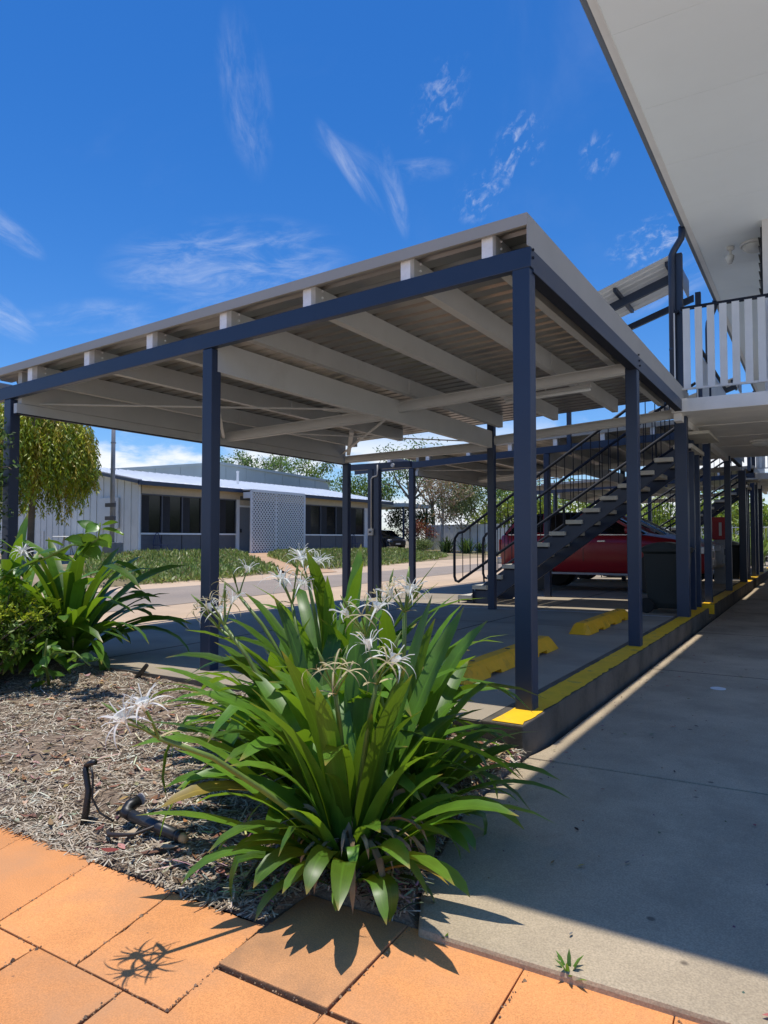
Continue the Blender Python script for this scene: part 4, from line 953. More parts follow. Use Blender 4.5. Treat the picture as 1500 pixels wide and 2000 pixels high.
# ================================================================ VEHICLES
def car(name, label, loc, rotz, paint, L_=3.75, W=1.52, H=1.36, roofmat=None, wagon=True, tall=0.0):
    """nose towards +x; origin at the ground under the middle"""
    t = thing(name, label, 'car', loc)
    ox, oy, oz = loc; hw = W/2
    X = lambda u: ox - L_/2 + u*L_
    # lower body stations: u, half width, z bottom, z shoulder, z top
    stn = [(0, .80, .36, .70, .86), (.015, .90, .28, .72, .92), (.06, .97, .24, .74, .95), (.2, 1, .22, .76, .97), (.5, 1, .22, .75, .95), (.68, 1, .22, .74, .93),
           (.72, .99, .22, .73, .92), (.86, .96, .24, .70, .84), (.955, .88, .26, .62, .74), (.99, .76, .30, .54, .66), (1, .68, .34, .50, .60)]
    m = MB(); rings = []
    for u, k, zb, zs, zt in stn:
        w = hw*k; zb, zs, zt = (oz + q*H/1.36 + (tall if q > .3 else tall*.6) for q in (zb, zs, zt))
        rings.append([(X(u), oy+s*w*f, z) for s, f, z in ((-1, .86, zb), (-1, .99, zb+.10), (-1, 1.0, zs), (-1, .95, zt-.02), (-1, .86, zt), (-1, 0, zt+.03), (1, .86, zt), (1, .95, zt-.02), (1, 1.0, zs), (1, .99, zb+.10), (1, .86, zb), (1, 0, zb))])
    n = 12; vs = [p for r_ in rings for p in r_]
    fs = [(i*n+j, i*n+(j+1) % n, (i+1)*n+(j+1) % n, (i+1)*n+j) for i in range(len(rings)-1) for j in range(n)]
    fs += [tuple(range(n))[::-1], tuple(range((len(rings)-1)*n, len(rings)*n))]
    m.add(vs, fs); body = m.build('body', paint, t, smooth=True)
    for a in body.data.polygons: a.use_smooth = True
    # greenhouse: glass loft and painted roof skin
    zt = oz + .94*H/1.36 + tall; zr = oz + H + tall
    rear_u = .03 if wagon else .12
    gs = [(rear_u, .90, zt-.02, zt), (rear_u+.05, .90, zt-.02, zr-.14), (rear_u+.09, .88, zt-.02, zr-.05), (.30, .90, zt-.02, zr-.015), (.45, .90, zt-.02, zr-.012), (.55, .9, zt-.02, zr-.05), (.72, .84, zt-.04, zt-.02)]
    m = MB(); vs = []
    for u, k, z0, z1 in gs:
        w = hw*k*.99; w2 = w*(1-.20*(z1-z0)/.45)
        vs += [(X(u), oy-w, z0), (X(u), oy-w2, z1), (X(u), oy, z1+.015), (X(u), oy+w2, z1), (X(u), oy+w, z0)]
    fs = [(i*5+j, i*5+j+1, (i+1)*5+j+1, (i+1)*5+j) for i in range(len(gs)-1) for j in range(4)]
    m.add(vs, fs); m.build('windows', 'dark_glass', t, smooth=True)
    m = MB(); vs = []
    for u, k, z0, z1 in gs[2:6]:
        w = hw*k*.99; w2 = w*(1-.20*(z1-z0)/.45)
        vs += [(X(u), oy-w2-.006, z1-.02), (X(u), oy-w2, z1+.012), (X(u), oy, z1+.03), (X(u), oy+w2, z1+.012), (X(u), oy+w2+.006, z1-.02)]
    m.add(vs, [(i*5+j, i*5+j+1, (i+1)*5+j+1, (i+1)*5+j) for i in range(3) for j in range(4)]); m.build('roof', roofmat or paint, t, smooth=True)
    for s in (-1, 1):
        def gp(u, k, z): return (X(u), oy + s*(hw*k*.99*(1-.20*(z-zt+.02)/.45)+.006), z)
        for a, b2 in ((gp(.72, .85, zt-.02), gp(.55, .9, zr-.05)), (gp(.43, .9, zt-.02), gp(.43, .9, zr-.02)), (gp(.25, .9, zt-.02), gp(.24, .9, zr-.03)), (gp(rear_u+.01, .9, zt), gp(rear_u+.09, .88, zr-.06))):
            m = MB(); m.beam(a, b2, .045, .03, up=(0, s, 0)); m.build('pillar', paint, t)
        m = MB(); m.beam((X(.06), oy+s*hw*.955, zt-.015), (X(.70), oy+s*hw*.955, zt-.02), .012, .014); m.build('window_trim', 'chrome', t)
        # mirror, handles, lamps
        m = MB(); m.lathe([(.02, -.05), (.06, -.03), (.065, .02), (.03, .06)], (X(.665), oy+s*(hw+.05), zt+.06), axis='X', n=10); m.build('mirror', paint, t, smooth=True)
        for u in (.32, .52): MB().beam((X(u), oy+s*(hw+.004), zt-.13), (X(u)+.13, oy+s*(hw+.004), zt-.13), .02, .022).build('handle', 'chrome', t)
        for u in (.28, .45, .66): MB().box(X(u)-.004, X(u)+.004, oy+s*hw-.0+(-.004 if s > 0 else -.002), oy+s*hw+(.002 if s > 0 else .004), oz+.40+tall, zt-.05).build('door_gap', 'black_paint', t)
        m = MB(); m.box(X(0)-.006, X(.03), oy+s*hw*.78-.075, oy+s*hw*.78+.075, oz+.60*H/1.36+tall, zt-.10); m.build('tail_light', 'tail_lens', t, bevel=.01)
        m = MB(); m.box(X(.95), X(.992), oy+s*hw*.70-.13, oy+s*hw*.70+.11, oz+.58*H/1.36+tall, oz+.70*H/1.36+tall); m.build('headlight', 'lens_clear', t, bevel=.012)
        m = MB(); m.box(X(.22), X(.72), oy+s*(hw-.01)-.015, oy+s*(hw-.01)+.015, oz+.215+tall*.6, oz+.25+tall*.6); m.build('side_step', 'galvanised', t)
        for u in (.19, .80):
            wc = (X(u), oy+s*(hw-.095), oz+.29+tall*.35); rw = .285+tall*.35
            arch = MB(); arch.lathe([(rw+.045, -.012), (rw+.045, .012), (rw+.0, .014)], (wc[0], oy+s*(hw-.010), wc[2]), axis='Y', n=28); arch.build('wheel_arch', 'black_plastic', t)
            w_ = MB(); w_.lathe([(rw*.62, -.085), (rw*.93, -.085), (rw, -.06), (rw, .06), (rw*.93, .085), (rw*.62, .085)], wc, axis='Y', n=28); wo = w_.build('wheel', 'tyre', t)
            rm = MB(); yy = wc[1]+s*.075
            rm.lathe([(rw*.62, -.01), (rw*.62, .01), (rw*.54, .012), (rw*.50, -.03*1)], (wc[0], yy, wc[2]), axis='Y', n=24, caps=False)
            for k2 in range(5):
                a = k2*2*math.pi/5; rm.beam((wc[0], yy, wc[2]), (wc[0]+rw*.58*math.cos(a), yy, wc[2]+rw*.58*math.sin(a)), .06, .02, up=(0, 1, 0))
            rm.lathe([(.05, -.015), (.05, .015)], (wc[0], yy, wc[2]), axis='Y', n=10)
            rm.build('rim', 'silver_paint', wo)
    m = MB(); m.box(X(1)-.10, X(1)+.012, oy-hw*.66, oy+hw*.66, oz+.30*H/1.36+tall, oz+.46*H/1.36+tall); m.build('front_bumper', 'black_plastic' if paint != 'silver_paint' else 'silver_paint', t, bevel=.02)
    m = MB(); m.box(X(1)-.06, X(1)+.006, oy-hw*.48, oy+hw*.48, oz+.49*H/1.36+tall, oz+.62*H/1.36+tall); m.build('grille', 'black_plastic', t, bevel=.01)
    m = MB(); m.box(X(0)-.05, X(0)+.07, oy-hw*.88, oy+hw*.88, oz+.34*H/1.36+tall, oz+.47*H/1.36+tall); m.build('rear_bumper', 'chrome', t, bevel=.02)
    MB().box(X(1)+.013, X(1)+.018, oy-.17, oy+.17, oz+.36*H/1.36+tall, oz+.45*H/1.36+tall).build('number_plate', 'plate_white', t)
    MB().box(X(0)-.056, X(0)-.051, oy-.17, oy+.17, oz+.38*H/1.36+tall, oz+.46*H/1.36+tall).build('number_plate', 'plate_white', t)
    t.rotation_euler.z = rotz
    return t
car('parked_car', 'dark red car with black roof parked beyond the stair', (-2.12, 9.95, -.012), 0, 'red_paint', L_=3.6, W=1.55, H=1.27, roofmat='black_paint', tall=.14)
car('parked_car', 'silver car standing deep in the second carport behind posts', (-2.3, 12.75, -.012), 0, 'silver_paint', L_=3.85, W=1.55, H=1.28, tall=.14)
car('parked_car', 'black car parked at the far end of the house', (-21.9, 34.3, .2), R(-28), 'black_paint', L_=3.6, W=1.5, H=1.2, tall=.05)

# wheelie bins
def bin_(x, y, z, label, rot):
    t = thing('wheelie_bin', label, 'bin', (x, y, z), 'dark wheelie bins')
    m = MB(); a0, a1 = .20, .245
    rr = [(a0, .205, .06), (a0+.01, .215, .12), (a1, .25, .74), (a1+.02, .27, .755), (a1+.02, .27, .79)]
    vs = [(x+sx*a, y+sy*b, z+hh) for a, b, hh in rr for sx, sy in ((-1,-1), (1,-1), (1,1), (-1,1))]
    m.add(vs, [(i*4+j, i*4+(j+1) % 4, (i+1)*4+(j+1) % 4, (i+1)*4+j) for i in range(4) for j in range(4)] + [(3,2,1,0)]); m.build('body', 'bin_green', t, bevel=.012)
    m = MB(); n = 8; vs = []
    for i in range(n+1):
        u = i/n; xx = x-.30+.585*u; zz = z+.795+.085*math.sin(math.pi*min(1, u*1.05))**.7
        vs += [(xx, y-.275, z+.79), (xx, y-.265, zz-.012), (xx, y-.2, zz), (xx, y+.2, zz), (xx, y+.265, zz-.012), (xx, y+.275, z+.79)]
    m.add(vs, [(i*6+j, i*6+(j+1) % 6, (i+1)*6+(j+1) % 6, (i+1)*6+j) for i in range(n) for j in range(6)] + [tuple(range(6)), tuple(range(n*6, n*6+6))]); m.build('lid', 'bin_green', t, smooth=False)
    MB().tube([(x-.31, y-.22, z+.78), (x-.31, y+.22, z+.78)], .018, 8).build('handle', 'bin_green', t)
    MB().tube([(x-.21, y-.24, z+.095), (x-.21, y+.24, z+.095)], .012, 8).build('axle', 'galvanised', t)
    for s in (-1, 1): MB().lathe([(.03, -.022), (.088, -.022), (.094, -.012), (.094, .012), (.088, .022), (.03, .022)], (x-.215, y+s*.255, z+.095), axis='Y', n=20).build('wheel', 'tyre', t)
    t.rotation_euler.z = rot; return t
b1 = bin_(-.37, 6.14, -.001, 'dark wheelie bin standing beside the first column under the stair', 0)
b2 = dup(b1, (-.05, 7.6, 0), 'dark wheelie bin beside the red cabinet in the second carport')

# wheel stops
def wheel_stop(y0, y1, label):
    t = thing('wheel_stop', label, 'wheel stop', (-.72, (y0+y1)/2, 0), 'yellow wheel stops')
    prof = [(-.825, .0), (-.79, .085), (-.765, .105), (-.685, .105), (-.66, .085), (-.615, .0)]
    m = MB(); e = .075; n = len(prof); vs = []
    secs = [(y0, .03, 0.0), (y0+e, 1, 0), (y0+.32, 1, 0), (y0+.33, 1, .028), (y0+.50, 1, .028), (y0+.51, 1, 0), ((y0+y1)/2-.12, 1, 0), ((y0+y1)/2-.11, 1, .024), ((y0+y1)/2+.11, 1, .024), ((y0+y1)/2+.12, 1, 0), (y1-.51, 1, 0), (y1-.50, 1, .028), (y1-.33, 1, .028), (y1-.32, 1, 0), (y1-e, 1, 0), (y1, .03, 0)]
    for y, k, lift in secs:
        vs += [(x if k == 1 else -.72+(x+.72)*.92, y, max(z*k, lift if z == 0 else 0)+.001) for x, z in prof]
    m.add(vs, [(i*n+j, i*n+(j+1) % n, (i+1)*n+(j+1) % n, (i+1)*n+j) for i in range(len(secs)-1) for j in range(n)] + [tuple(range(n)), tuple(range((len(secs)-1)*n, len(secs)*n))])
    m.build('body', 'yellow_rubber', t)
    for k in (.15, .5, .85):
        y = y0+(y1-y0)*k; MB().lathe([(.018, .0), (.018, .004)], (-.725, y, .105), n=10).build('bolt', 'black_plastic', t)
    return t
w1 = wheel_stop(.74, 2.52, 'yellow wheel stop nearest the lilies behind the corner post')
dup(w1, (0, 2.70, 0), 'yellow wheel stop in the second bay toward the stair')
w3 = dup(w1, (0, 7.55, 0), 'yellow wheel stop before the red car')

# red cabinet on its post
t = thing('fire_hose_cabinet', 'red cabinet with a white upright label between the walkway posts', 'cabinet', (-.42, 12.6, 0))
MB().box(-.62, -.28, 12.62, 12.80, .90, 1.36).build('box', 'red_sign', t, bevel=.01)
MB().box(-.49, -.44, 12.612, 12.619, .98, 1.25).build('label', 'plate_white', t)
MB().box(-.60, -.30, 12.66, 12.78, -.005, .90).build('stand', 'galvanised', t)

# ================================================================ PLANTS
def arch_leaf(mb, base, az, e0, ln, w, droop, fold=.35, twist=0.0, k=9, kink=None, side=0.0):
    p = Vector(base); vs = []; uvs = []; step = ln/k; a = az
    for i in range(k+1):
        s = i/k
        e = e0 - droop*(s**1.7)
        if kink and s > kink[0]: e -= kink[1]
        wd = w*(min(1, .62+s*1.6))*max(.03, (1-max(0, (s-.62)/.38)**2.6)**.8)
        d = Vector((math.cos(a)*math.cos(e), math.sin(a)*math.cos(e), math.sin(e)))
        r = Vector((-math.sin(a), math.cos(a), 0)); tw = twist*s
        nrm = r.cross(d)
        r2 = r*math.cos(tw) + nrm*math.sin(tw); n2 = r2.cross(d)
        f = fold*(1-.6*s)
        vs += [p - r2*wd/2 - n2*wd*f*.5*-1*-1, p + n2*0, p + r2*wd/2 - n2*wd*f*.5*-1*-1]
        vs[-3] = p - r2*wd/2 + (-n2)*wd*f*.5; vs[-1] = p + r2*wd/2 + (-n2)*wd*f*.5
        uvs += [(0, s), (.5, s), (1, s)]
        p = p + d*step; a += side*step
    mb.add(vs, [(i*3+j, i*3+j+1, i*3+j+4, i*3+j+3) for i in range(k) for j in range(2)], uvs)
    return p
def flower_mesh(r, wilt=False):
    m = MB(); n = 6
    for i in range(n):
        a = i*math.pi/3 + r.uniform(-.3, .3); ln = r.uniform(.085, .125); p = Vector((0, 0, .012)); e = r.uniform(.4, .9); vs = []; kk = 7
        for j in range(kk+1):
            s = j/kk; w = (.0036 if wilt else .0052)*(.55+.9*math.sin(math.pi*min(1, s*.8+.15)))*(1-.75*s**3); ee = e - (1.9 if not wilt else 2.6)*s**1.1
            d = Vector((math.cos(a)*math.cos(ee), math.sin(a)*math.cos(ee), math.sin(ee))); rr = Vector((-math.sin(a), math.cos(a), 0))
            vs += [p-rr*w/2, p+rr*w/2]; p = p + d*ln/kk; a += r.uniform(-.05, .05)
        m.add(vs, [(2*j, 2*j+1, 2*j+3, 2*j+2) for j in range(kk)])
    if not wilt:
        pr = [(.003, 0), (.009, .014), (.016, .026), (.019, .032)]
        m.lathe(pr, (0, 0, 0), n=10, caps=False)
        for i in range(6):
            a = i*math.pi/3+.5; m.tube([(.017*math.cos(a), .017*math.sin(a), .03), (.036*math.cos(a), .036*math.sin(a), .05), (.05*math.cos(a), .05*math.sin(a), .056)], .0016, 4, caps=False)
    return m
def place(mb, loc, d, spin=0):
    """stand a mesh built along +z along direction d at loc"""
    q = Vector((0, 0, 1)).rotation_difference(Vector(d).normalized()); rm = Matrix.Rotation(spin, 3, 'Z')
    mb.v = [tuple(Vector(loc) + q @ (rm @ Vector(v))) for v in mb.v]; return mb
def lily(base, n, seed, lmin, lmax, label, stalks=(), tall=(), dead=14, rw=.072, extra=(), azr=None, spread=1.0, maxout=1.0):
    r = random.Random(seed); bx, by, bz = base
    t = thing('spider_lily', label, 'plant', base, 'spider lilies in the garden bed')
    for i in range(n):
        q = i/(n-1); az = i*2.399 + r.uniform(-.35, .35)
        if azr: az = r.uniform(*azr) if r.random() < .6 else az
        e0 = R(86 - 62*q*spread + r.uniform(-8, 8)); toward = math.cos(az-R(-58)); ln = r.uniform(lmin, lmax)*(.74 if toward > .35 and q > .3 and spread > .95 else 1)*(1.0 - .18*q if q > .8 else 1)*(maxout if q > .35 else 1); rr = .02 + .09*q
        m = MB(); kink = (r.uniform(.55, .75), r.uniform(.5, 1.0)) if r.random() < .2 else None
        arch_leaf(m, (bx+rr*math.cos(az), by+rr*math.sin(az), bz+.0 + r.uniform(-.01, .03)), az, e0, ln, rw*r.uniform(.78, 1.12)*min(1, .35+ln), R(r.uniform(26, 84) + 44*q), r.uniform(.25, .5), r.uniform(-.5, .5), kink=kink, side=r.uniform(-.35, .35))
        m.build('leaf', 'lily_leaf_yellow' if r.random() < .05 and q > .5 else 'lily_leaf', t, smooth=True, fix=False)
    for az, e, ln, w, dr in extra:
        m = MB(); arch_leaf(m, (bx+.05*math.cos(R(az)), by+.05*math.sin(R(az)), bz), R(az), R(e), ln, w, R(dr), .35, r.uniform(-.3, .3)); m.build('leaf', 'lily_leaf', t, smooth=True, fix=False)
    for i in range(dead):
        az = r.uniform(0, 6.28); m = MB()
        arch_leaf(m, (bx+.07*math.cos(az), by+.07*math.sin(az), bz+.13), az, R(r.uniform(-10, 50)), r.uniform(.12, .27), r.uniform(.010, .022), R(r.uniform(90, 160)), .5, r.uniform(-1, 1), k=6)
        m.build('dead_leaf', 'lily_dead', t, smooth=True, fix=False)
    for i in range(5):
        a = r.uniform(0, 6.28); m = MB(); m.tube([(bx+.045*math.cos(a), by+.045*math.sin(a), bz-.05), (bx+.05*math.cos(a), by+.05*math.sin(a), bz+.10), (bx+.07*math.cos(a), by+.07*math.sin(a), bz+.2)], [.035, .03, .012], 8); m.build('bulb', 'lily_stalk' if i < 3 else 'lily_dead', t, smooth=True)
    for (x, y, z, no, nw) in stalks:
        top = Vector((x, y, z-.09)); b0 = Vector((bx, by, bz)); mid = b0.lerp(top, .5) + Vector((0, 0, .06))
        pts = [b0, b0.lerp(mid, .5)+Vector((0, 0, .03)), mid, mid.lerp(top, .5)+Vector((0, 0, .02)), top]
        m = MB(); m.tube(pts, [.013, .0115, .010, .0085, .0075], 6); m.build('flower_stalk', 'lily_stalk', t, smooth=True)
        up = (pts[-1]-pts[-2]).normalized(); up = (up + Vector((0, 0, .5))).normalized()
        k = no+nw+r.randint(1, 2)
        for j in range(k):
            a = j*2.4+r.random(); sp = r.uniform(.35, .8)
            d = (up + Vector((math.cos(a)*sp, math.sin(a)*sp, r.uniform(-.15, .25)))).normalized()
            ln = r.uniform(.07, .12); e = top + d*ln
            m = MB(); m.tube([top, top+d*ln*.5+Vector((0, 0, .004)), e], [.0045, .0032, .0034], 5, caps=False); m.build('flower_tube', 'lily_stalk', t, smooth=True)
            if j < no: place(flower_mesh(r), e, d + Vector((0, 0, .4)), r.random()*6).build('flower', 'petal', t, smooth=True, fix=False)
            elif j < no+nw: place(flower_mesh(r, True), e, d, r.random()*6).build('wilted_flower', 'petal_wilt', t, smooth=True, fix=False)
            else:
                m = MB(); m.tube([e, e+d*.03, e+d*.07], [.005, .0065, .001], 5); m.build('bud', 'lily_stalk', t, smooth=True)
        for j in range(2):
            a = r.uniform(0, 6.28); m = MB(); arch_leaf(m, top, a, R(20), .07, .014, R(60), k=4); m.build('bract', 'petal_wilt', t, smooth=True, fix=False)
    return t
lily((-.02, -1.47, bed_z(-.02, -1.47)-.01), 70, 3, .48, .80, 'nearest white spider lily, overhanging the tiles and the walkway corner', [(-.277, -2.02, .47, 3, 1), (.139, -1.571, .58, 2, 1), (.035, -1.633, .55, 0, 3)], dead=46,
     extra=[(60, 76, .90, .066, 8), (75, 64, .95, .066, 20), (5, 52, .60, .066, 75), (25, 42, .66, .06, 80), (-25, 40, .52, .064, 65), (-75, 58, .40, .066, 130), (-105, 50, .38, .066, 120), (-60, 45, .45, .066, 95), (185, 34, .75, .06, 35), (200, 48, .8, .06, 50), (215, 30, .66, .06, 40), (240, 55, .5, .064, 110), (120, 80, .8, .07, 12), (-120, 74, .66, .072, 25), (-80, 80, .66, .072, 22), (165, 60, .8, .066, 45), (100, 84, .85, .072, 10), (-20, 78, .72, .07, 18)], maxout=.72)
lily((-.08, -1.05, bed_z(-.08, -1.05)-.01), 58, 5, .50, .82, 'white spider lily second from the front, leaning over the walkway edge', [(-.036, -1.098, .74, 3, 2), (-.048, -1.339, .68, 2, 1)], dead=8,
     extra=[(0, 50, .66, .06, 80), (15, 38, .62, .06, 75), (-20, 40, .6, .058, 75), (35, 55, .6, .06, 65)], maxout=.72)
lily((-.40, -1.12, bed_z(-.40, -1.12)-.01), 70, 8, .55, .95, 'white spider lily on the left of the clump by the black pipe', [(-.784, -1.25, .66, 2, 2), (-.60, -1.05, .74, 3, 1)], dead=10, extra=[(190, 50, .85, .07, 60), (205, 40, .8, .07, 55), (170, 60, .9, .07, 60), (225, 45, .75, .07, 70)])
lily((-.62, -.72, bed_z(-.62, -.72)-.01), 74, 13, .65, 1.06, 'tallest white spider lily at the back of the clump', [(-.63, -.90, .82, 4, 0), (-1.10, -.83, .74, 1, 1), (-.96, -1.1, .62, 1, 1)], dead=6, extra=[(100, 80, 1.0, .075, 15), (40, 72, 1.0, .075, 25), (180, 62, .95, .075, 65), (200, 52, .95, .075, 75), (160, 50, .9, .075, 60)])
lily((-.36, -.60, bed_z(-.36, -.60)-.01), 54, 17, .55, .88, 'spider lily at the back right of the clump beside the corner post', [(-.34, -.75, .70, 0, 2)], dead=6, maxout=.72)
lily((-1.0, -.62, bed_z(-1.0, -.62)-.01), 40, 19, .5, .80, 'low spider lily at the far left of the clump in the mulch', (), dead=5)
lily((-3.62, .02, bed_z(-3.62, -.02)-.01), 84, 21, .75, 1.2, 'big strappy lily without flowers at the left end of the slab edge', (), dead=6, rw=.09)
lily((-3.95, -.25, bed_z(-3.95, -.25)-.01), 50, 22, .75, 1.2, 'strappy lily half hidden behind the small-leaved shrub', (), dead=4, rw=.09)

# leaf clouds
def leaf(mb, p, d, ln, w, col, nrm=None, droop=0.0):
    d = Vector(d); d.normalize(); n = Vector(nrm) if nrm else Vector((rnd.gauss(0, .6), rnd.gauss(0, .6), 1))
    r = d.cross(n)
    if r.length < 1e-4: r = d.cross(Vector((1, 0, 0)))
    r.normalize(); p = Vector(p); mb.cc = col
    m1 = p + d*ln*.45 - Vector((0, 0, droop*ln*.1)); e = p + d*ln - Vector((0, 0, droop*ln*.4))
    mb.add([p, m1 - r*w/2, e, m1 + r*w/2], [(0, 1, 2, 3)])
def jit(c, a=.25): 
    k = rnd.uniform(1-a, 1+a); return tuple(max(.004, v*k*rnd.uniform(.92, 1.08)) for v in c)
def rv(): 
    while True:
        v = Vector((rnd.uniform(-1, 1), rnd.uniform(-1, 1), rnd.uniform(-1, 1)))
        if .01 < v.length < 1: return v

# small-leaved yellow-green shrub at the left
def twig_shrub(name, label, base, rad, hgt, nst, leaf_len, cols, group=None, flat=.9, hue_top=None, seed=1):
    t = thing(name, label, 'shrub', base, group); r = random.Random(seed)
    wood = MB(); fo = MB(); fo.cc = (0, 0, 0)
    for i in range(nst):
        a = r.uniform(0, 6.28); sp = rad*math.sqrt(r.random()); hh = hgt*r.uniform(.55, 1)*(1-.35*(sp/rad)**2)
        p0 = Vector(base) + Vector((r.gauss(0, .04), r.gauss(0, .04), -.02)); p3 = Vector(base) + Vector((sp*math.cos(a), sp*math.sin(a), hh))
        mid = p0.lerp(p3, .5) + Vector((r.gauss(0, .05), r.gauss(0, .05), .1*hgt)); pts = [p0, p0.lerp(mid, .6), mid, p3]
        wood.tube(pts, [.010, .008, .006, .003], 5, caps=False)
        for j in range(9):
            s = .3 + .7*j/8; q = p0.lerp(mid, s*2) if s < .5 else mid.lerp(p3, s*2-1)
            for k in range(2):
                dd = Vector((r.gauss(0, 1), r.gauss(0, 1), r.gauss(.35, .6))).normalized(); tl = r.uniform(.06, .16)*hgt/.8
                for m_ in range(6):
                    pp = q + dd*tl*m_/5; fr = min(1, max(0, (pp.z-base[2])/hgt))
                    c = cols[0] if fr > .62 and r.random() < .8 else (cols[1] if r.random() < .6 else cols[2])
                    for s2 in (-1, 1):
                        ld = dd*.45 + rv()*.75; leaf(fo, pp, ld, leaf_len*r.uniform(.7, 1.2), leaf_len*.45*r.uniform(.8, 1.2), jit(c))
    wood.build('stem', 'bark', t, smooth=True); fo.build('foliage', 'attr_leaf', t, fix=False)
    return t
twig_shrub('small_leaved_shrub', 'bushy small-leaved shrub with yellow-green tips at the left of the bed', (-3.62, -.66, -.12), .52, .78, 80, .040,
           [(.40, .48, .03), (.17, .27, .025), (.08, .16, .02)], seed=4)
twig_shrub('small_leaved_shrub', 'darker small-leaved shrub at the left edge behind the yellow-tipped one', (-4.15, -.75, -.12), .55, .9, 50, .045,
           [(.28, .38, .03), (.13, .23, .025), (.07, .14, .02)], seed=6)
# climbing shrub on the far left post
cl = thing('climber', 'small-leaved climber wrapped around the leftmost carport post', 'climbing plant', (-5.05, .2, -.1))
fo = MB(); fo.cc = (0, 0, 0); wd = MB()
for i in range(26):
    z0 = rnd.uniform(.2, 1.9); a = rnd.uniform(0, 6.28); p = Vector((-5.02, .25, z0)); dv = Vector((math.cos(a)*.6+.15, -abs(math.sin(a))*.6, rnd.uniform(-.3, .6))); pts = [p]
    for j in range(4): p = p + dv*.10 + Vector((0, 0, -.016*j)); pts.append(p.copy())
    wd.tube(pts, .005, 4, caps=False)
    for p in pts:
        for j in range(11):
            leaf(fo, p + rv()*.10, rv(), rnd.uniform(.035, .06), rnd.uniform(.018, .03), jit(rnd.choice([(.035, .085, .015), (.05, .11, .02), (.12, .2, .05)])))
wd.tube([(-5.0, .2, -.1), (-5.02, .22, .8), (-4.99, .24, 1.6), (-5.03, .24, 2.0)], .014, 6)
wd.build('stem', 'bark', cl, smooth=True); fo.build('foliage', 'attr_leaf', cl, fix=False)

# broad-leaved vine arching across the left lily, each big leaf its own piece
def vine(label, path, leaves, lw, flowers=()):
    t = thing('broad_leaved_vine', label, 'plant', path[0], 'broad leaved sprays')
    m = MB(); m.tube(path, [.011 - .006*i/(len(path)-1) for i in range(len(path))], 6); m.build('stem', 'lily_stalk', t, smooth=True)
    for i in range(leaves):
        s = (i+.5)/leaves*(len(path)-1); k = min(int(s), len(path)-2); p = Vector(path[k]).lerp(Vector(path[k+1]), s-k)
        a = rnd.uniform(0, 6.28); mm = MB(); e = R(rnd.uniform(-50, 40)); ln = lw*rnd.uniform(.8, 1.35); w = ln*rnd.uniform(.6, .78)
        d = Vector((math.cos(a)*math.cos(e), math.sin(a)*math.cos(e), math.sin(e))); r_ = d.cross(Vector((rnd.gauss(0, .5), rnd.gauss(0, .5), 1))).normalized(); n_ = r_.cross(d)
        vs = []; uvs = []
        for j, ww in enumerate((.05, .72, 1, .92, .55, .03)):
            q = j/5
            for c_ in (-1, 0, 1): vs.append(p + d*(.02+ln*q) + r_*c_*w/2*ww + n_*(abs(c_)*w*.13 - .18*ln*q*q)); uvs.append((.5+c_*.5, q))
        mm.add(vs, [(x*3+y, x*3+y+1, x*3+y+4, x*3+y+3) for x in range(5) for y in range(2)], uvs)
        mm.build('leaf', 'vine_leaf', t, smooth=True, fix=False)
    for f in flowers:
        for j in range(3): place(flower_mesh(rnd), Vector(f)+rv()*.03, Vector((rnd.gauss(0, .4), rnd.gauss(0, .4), 1)), rnd.random()*6).build('flower', 'petal', t, smooth=True, fix=False)
    return t
vine('long arching spray of broad leaves and white flowers over the left lily', [(-3.75, -.65, .45), (-3.45, -.55, .70), (-3.1, -.5, .80), (-2.9, -.47, .88), (-2.72, -.47, .88), (-2.62, -.48, .92), (-2.60, -.48, 1.02)], 36, .12, [(-3.28, -.55, .80), (-3.6, -.58, .66)])
vine('low spray of round yellow-green leaves at the foot of the left lily', [(-3.2, -.50, .0), (-3.0, -.52, .18), (-2.8, -.51, .2), (-2.68, -.48, .12)], 13, .085)
vine('short broad-leaved spray beneath the small-leaved shrub', [(-3.15, -.45, -.05), (-3.05, -.55, .15), (-2.95, -.6, .28)], 8, .085)

# ---------------------------------------------------------------- trees
def limbs(mb, p, d, ln, r, depth, tips, spread=.7, up=.2, rn=None, seg=3):
    rn = rn or rnd; pts = [Vector(p)]; dd = Vector(d).normalized(); rs = [r]
    for i in range(seg):
        dd = (dd + Vector((rn.gauss(0, .14), rn.gauss(0, .14), rn.gauss(up*.3, .1)))).normalized(); pts.append(pts[-1] + dd*ln/seg); rs.append(r*(1-.4*(i+1)/seg))
    mb.tube(pts, rs, 6 if r > .03 else 4, caps=False)
    if depth == 0: tips.append((pts[-1], dd)); tips.append((pts[-2], dd)); return
    for i in range(rn.choice((2, 3, 3))):
        nd_ = (dd*.8 + Vector((rn.gauss(0, spread), rn.gauss(0, spread), rn.gauss(up, .35)))).normalized()
        limbs(mb, pts[-1] if i else pts[-2], nd_, ln*rn.uniform(.62, .85), rs[-1]*.75, depth-1, tips, spread, up, rn, seg)
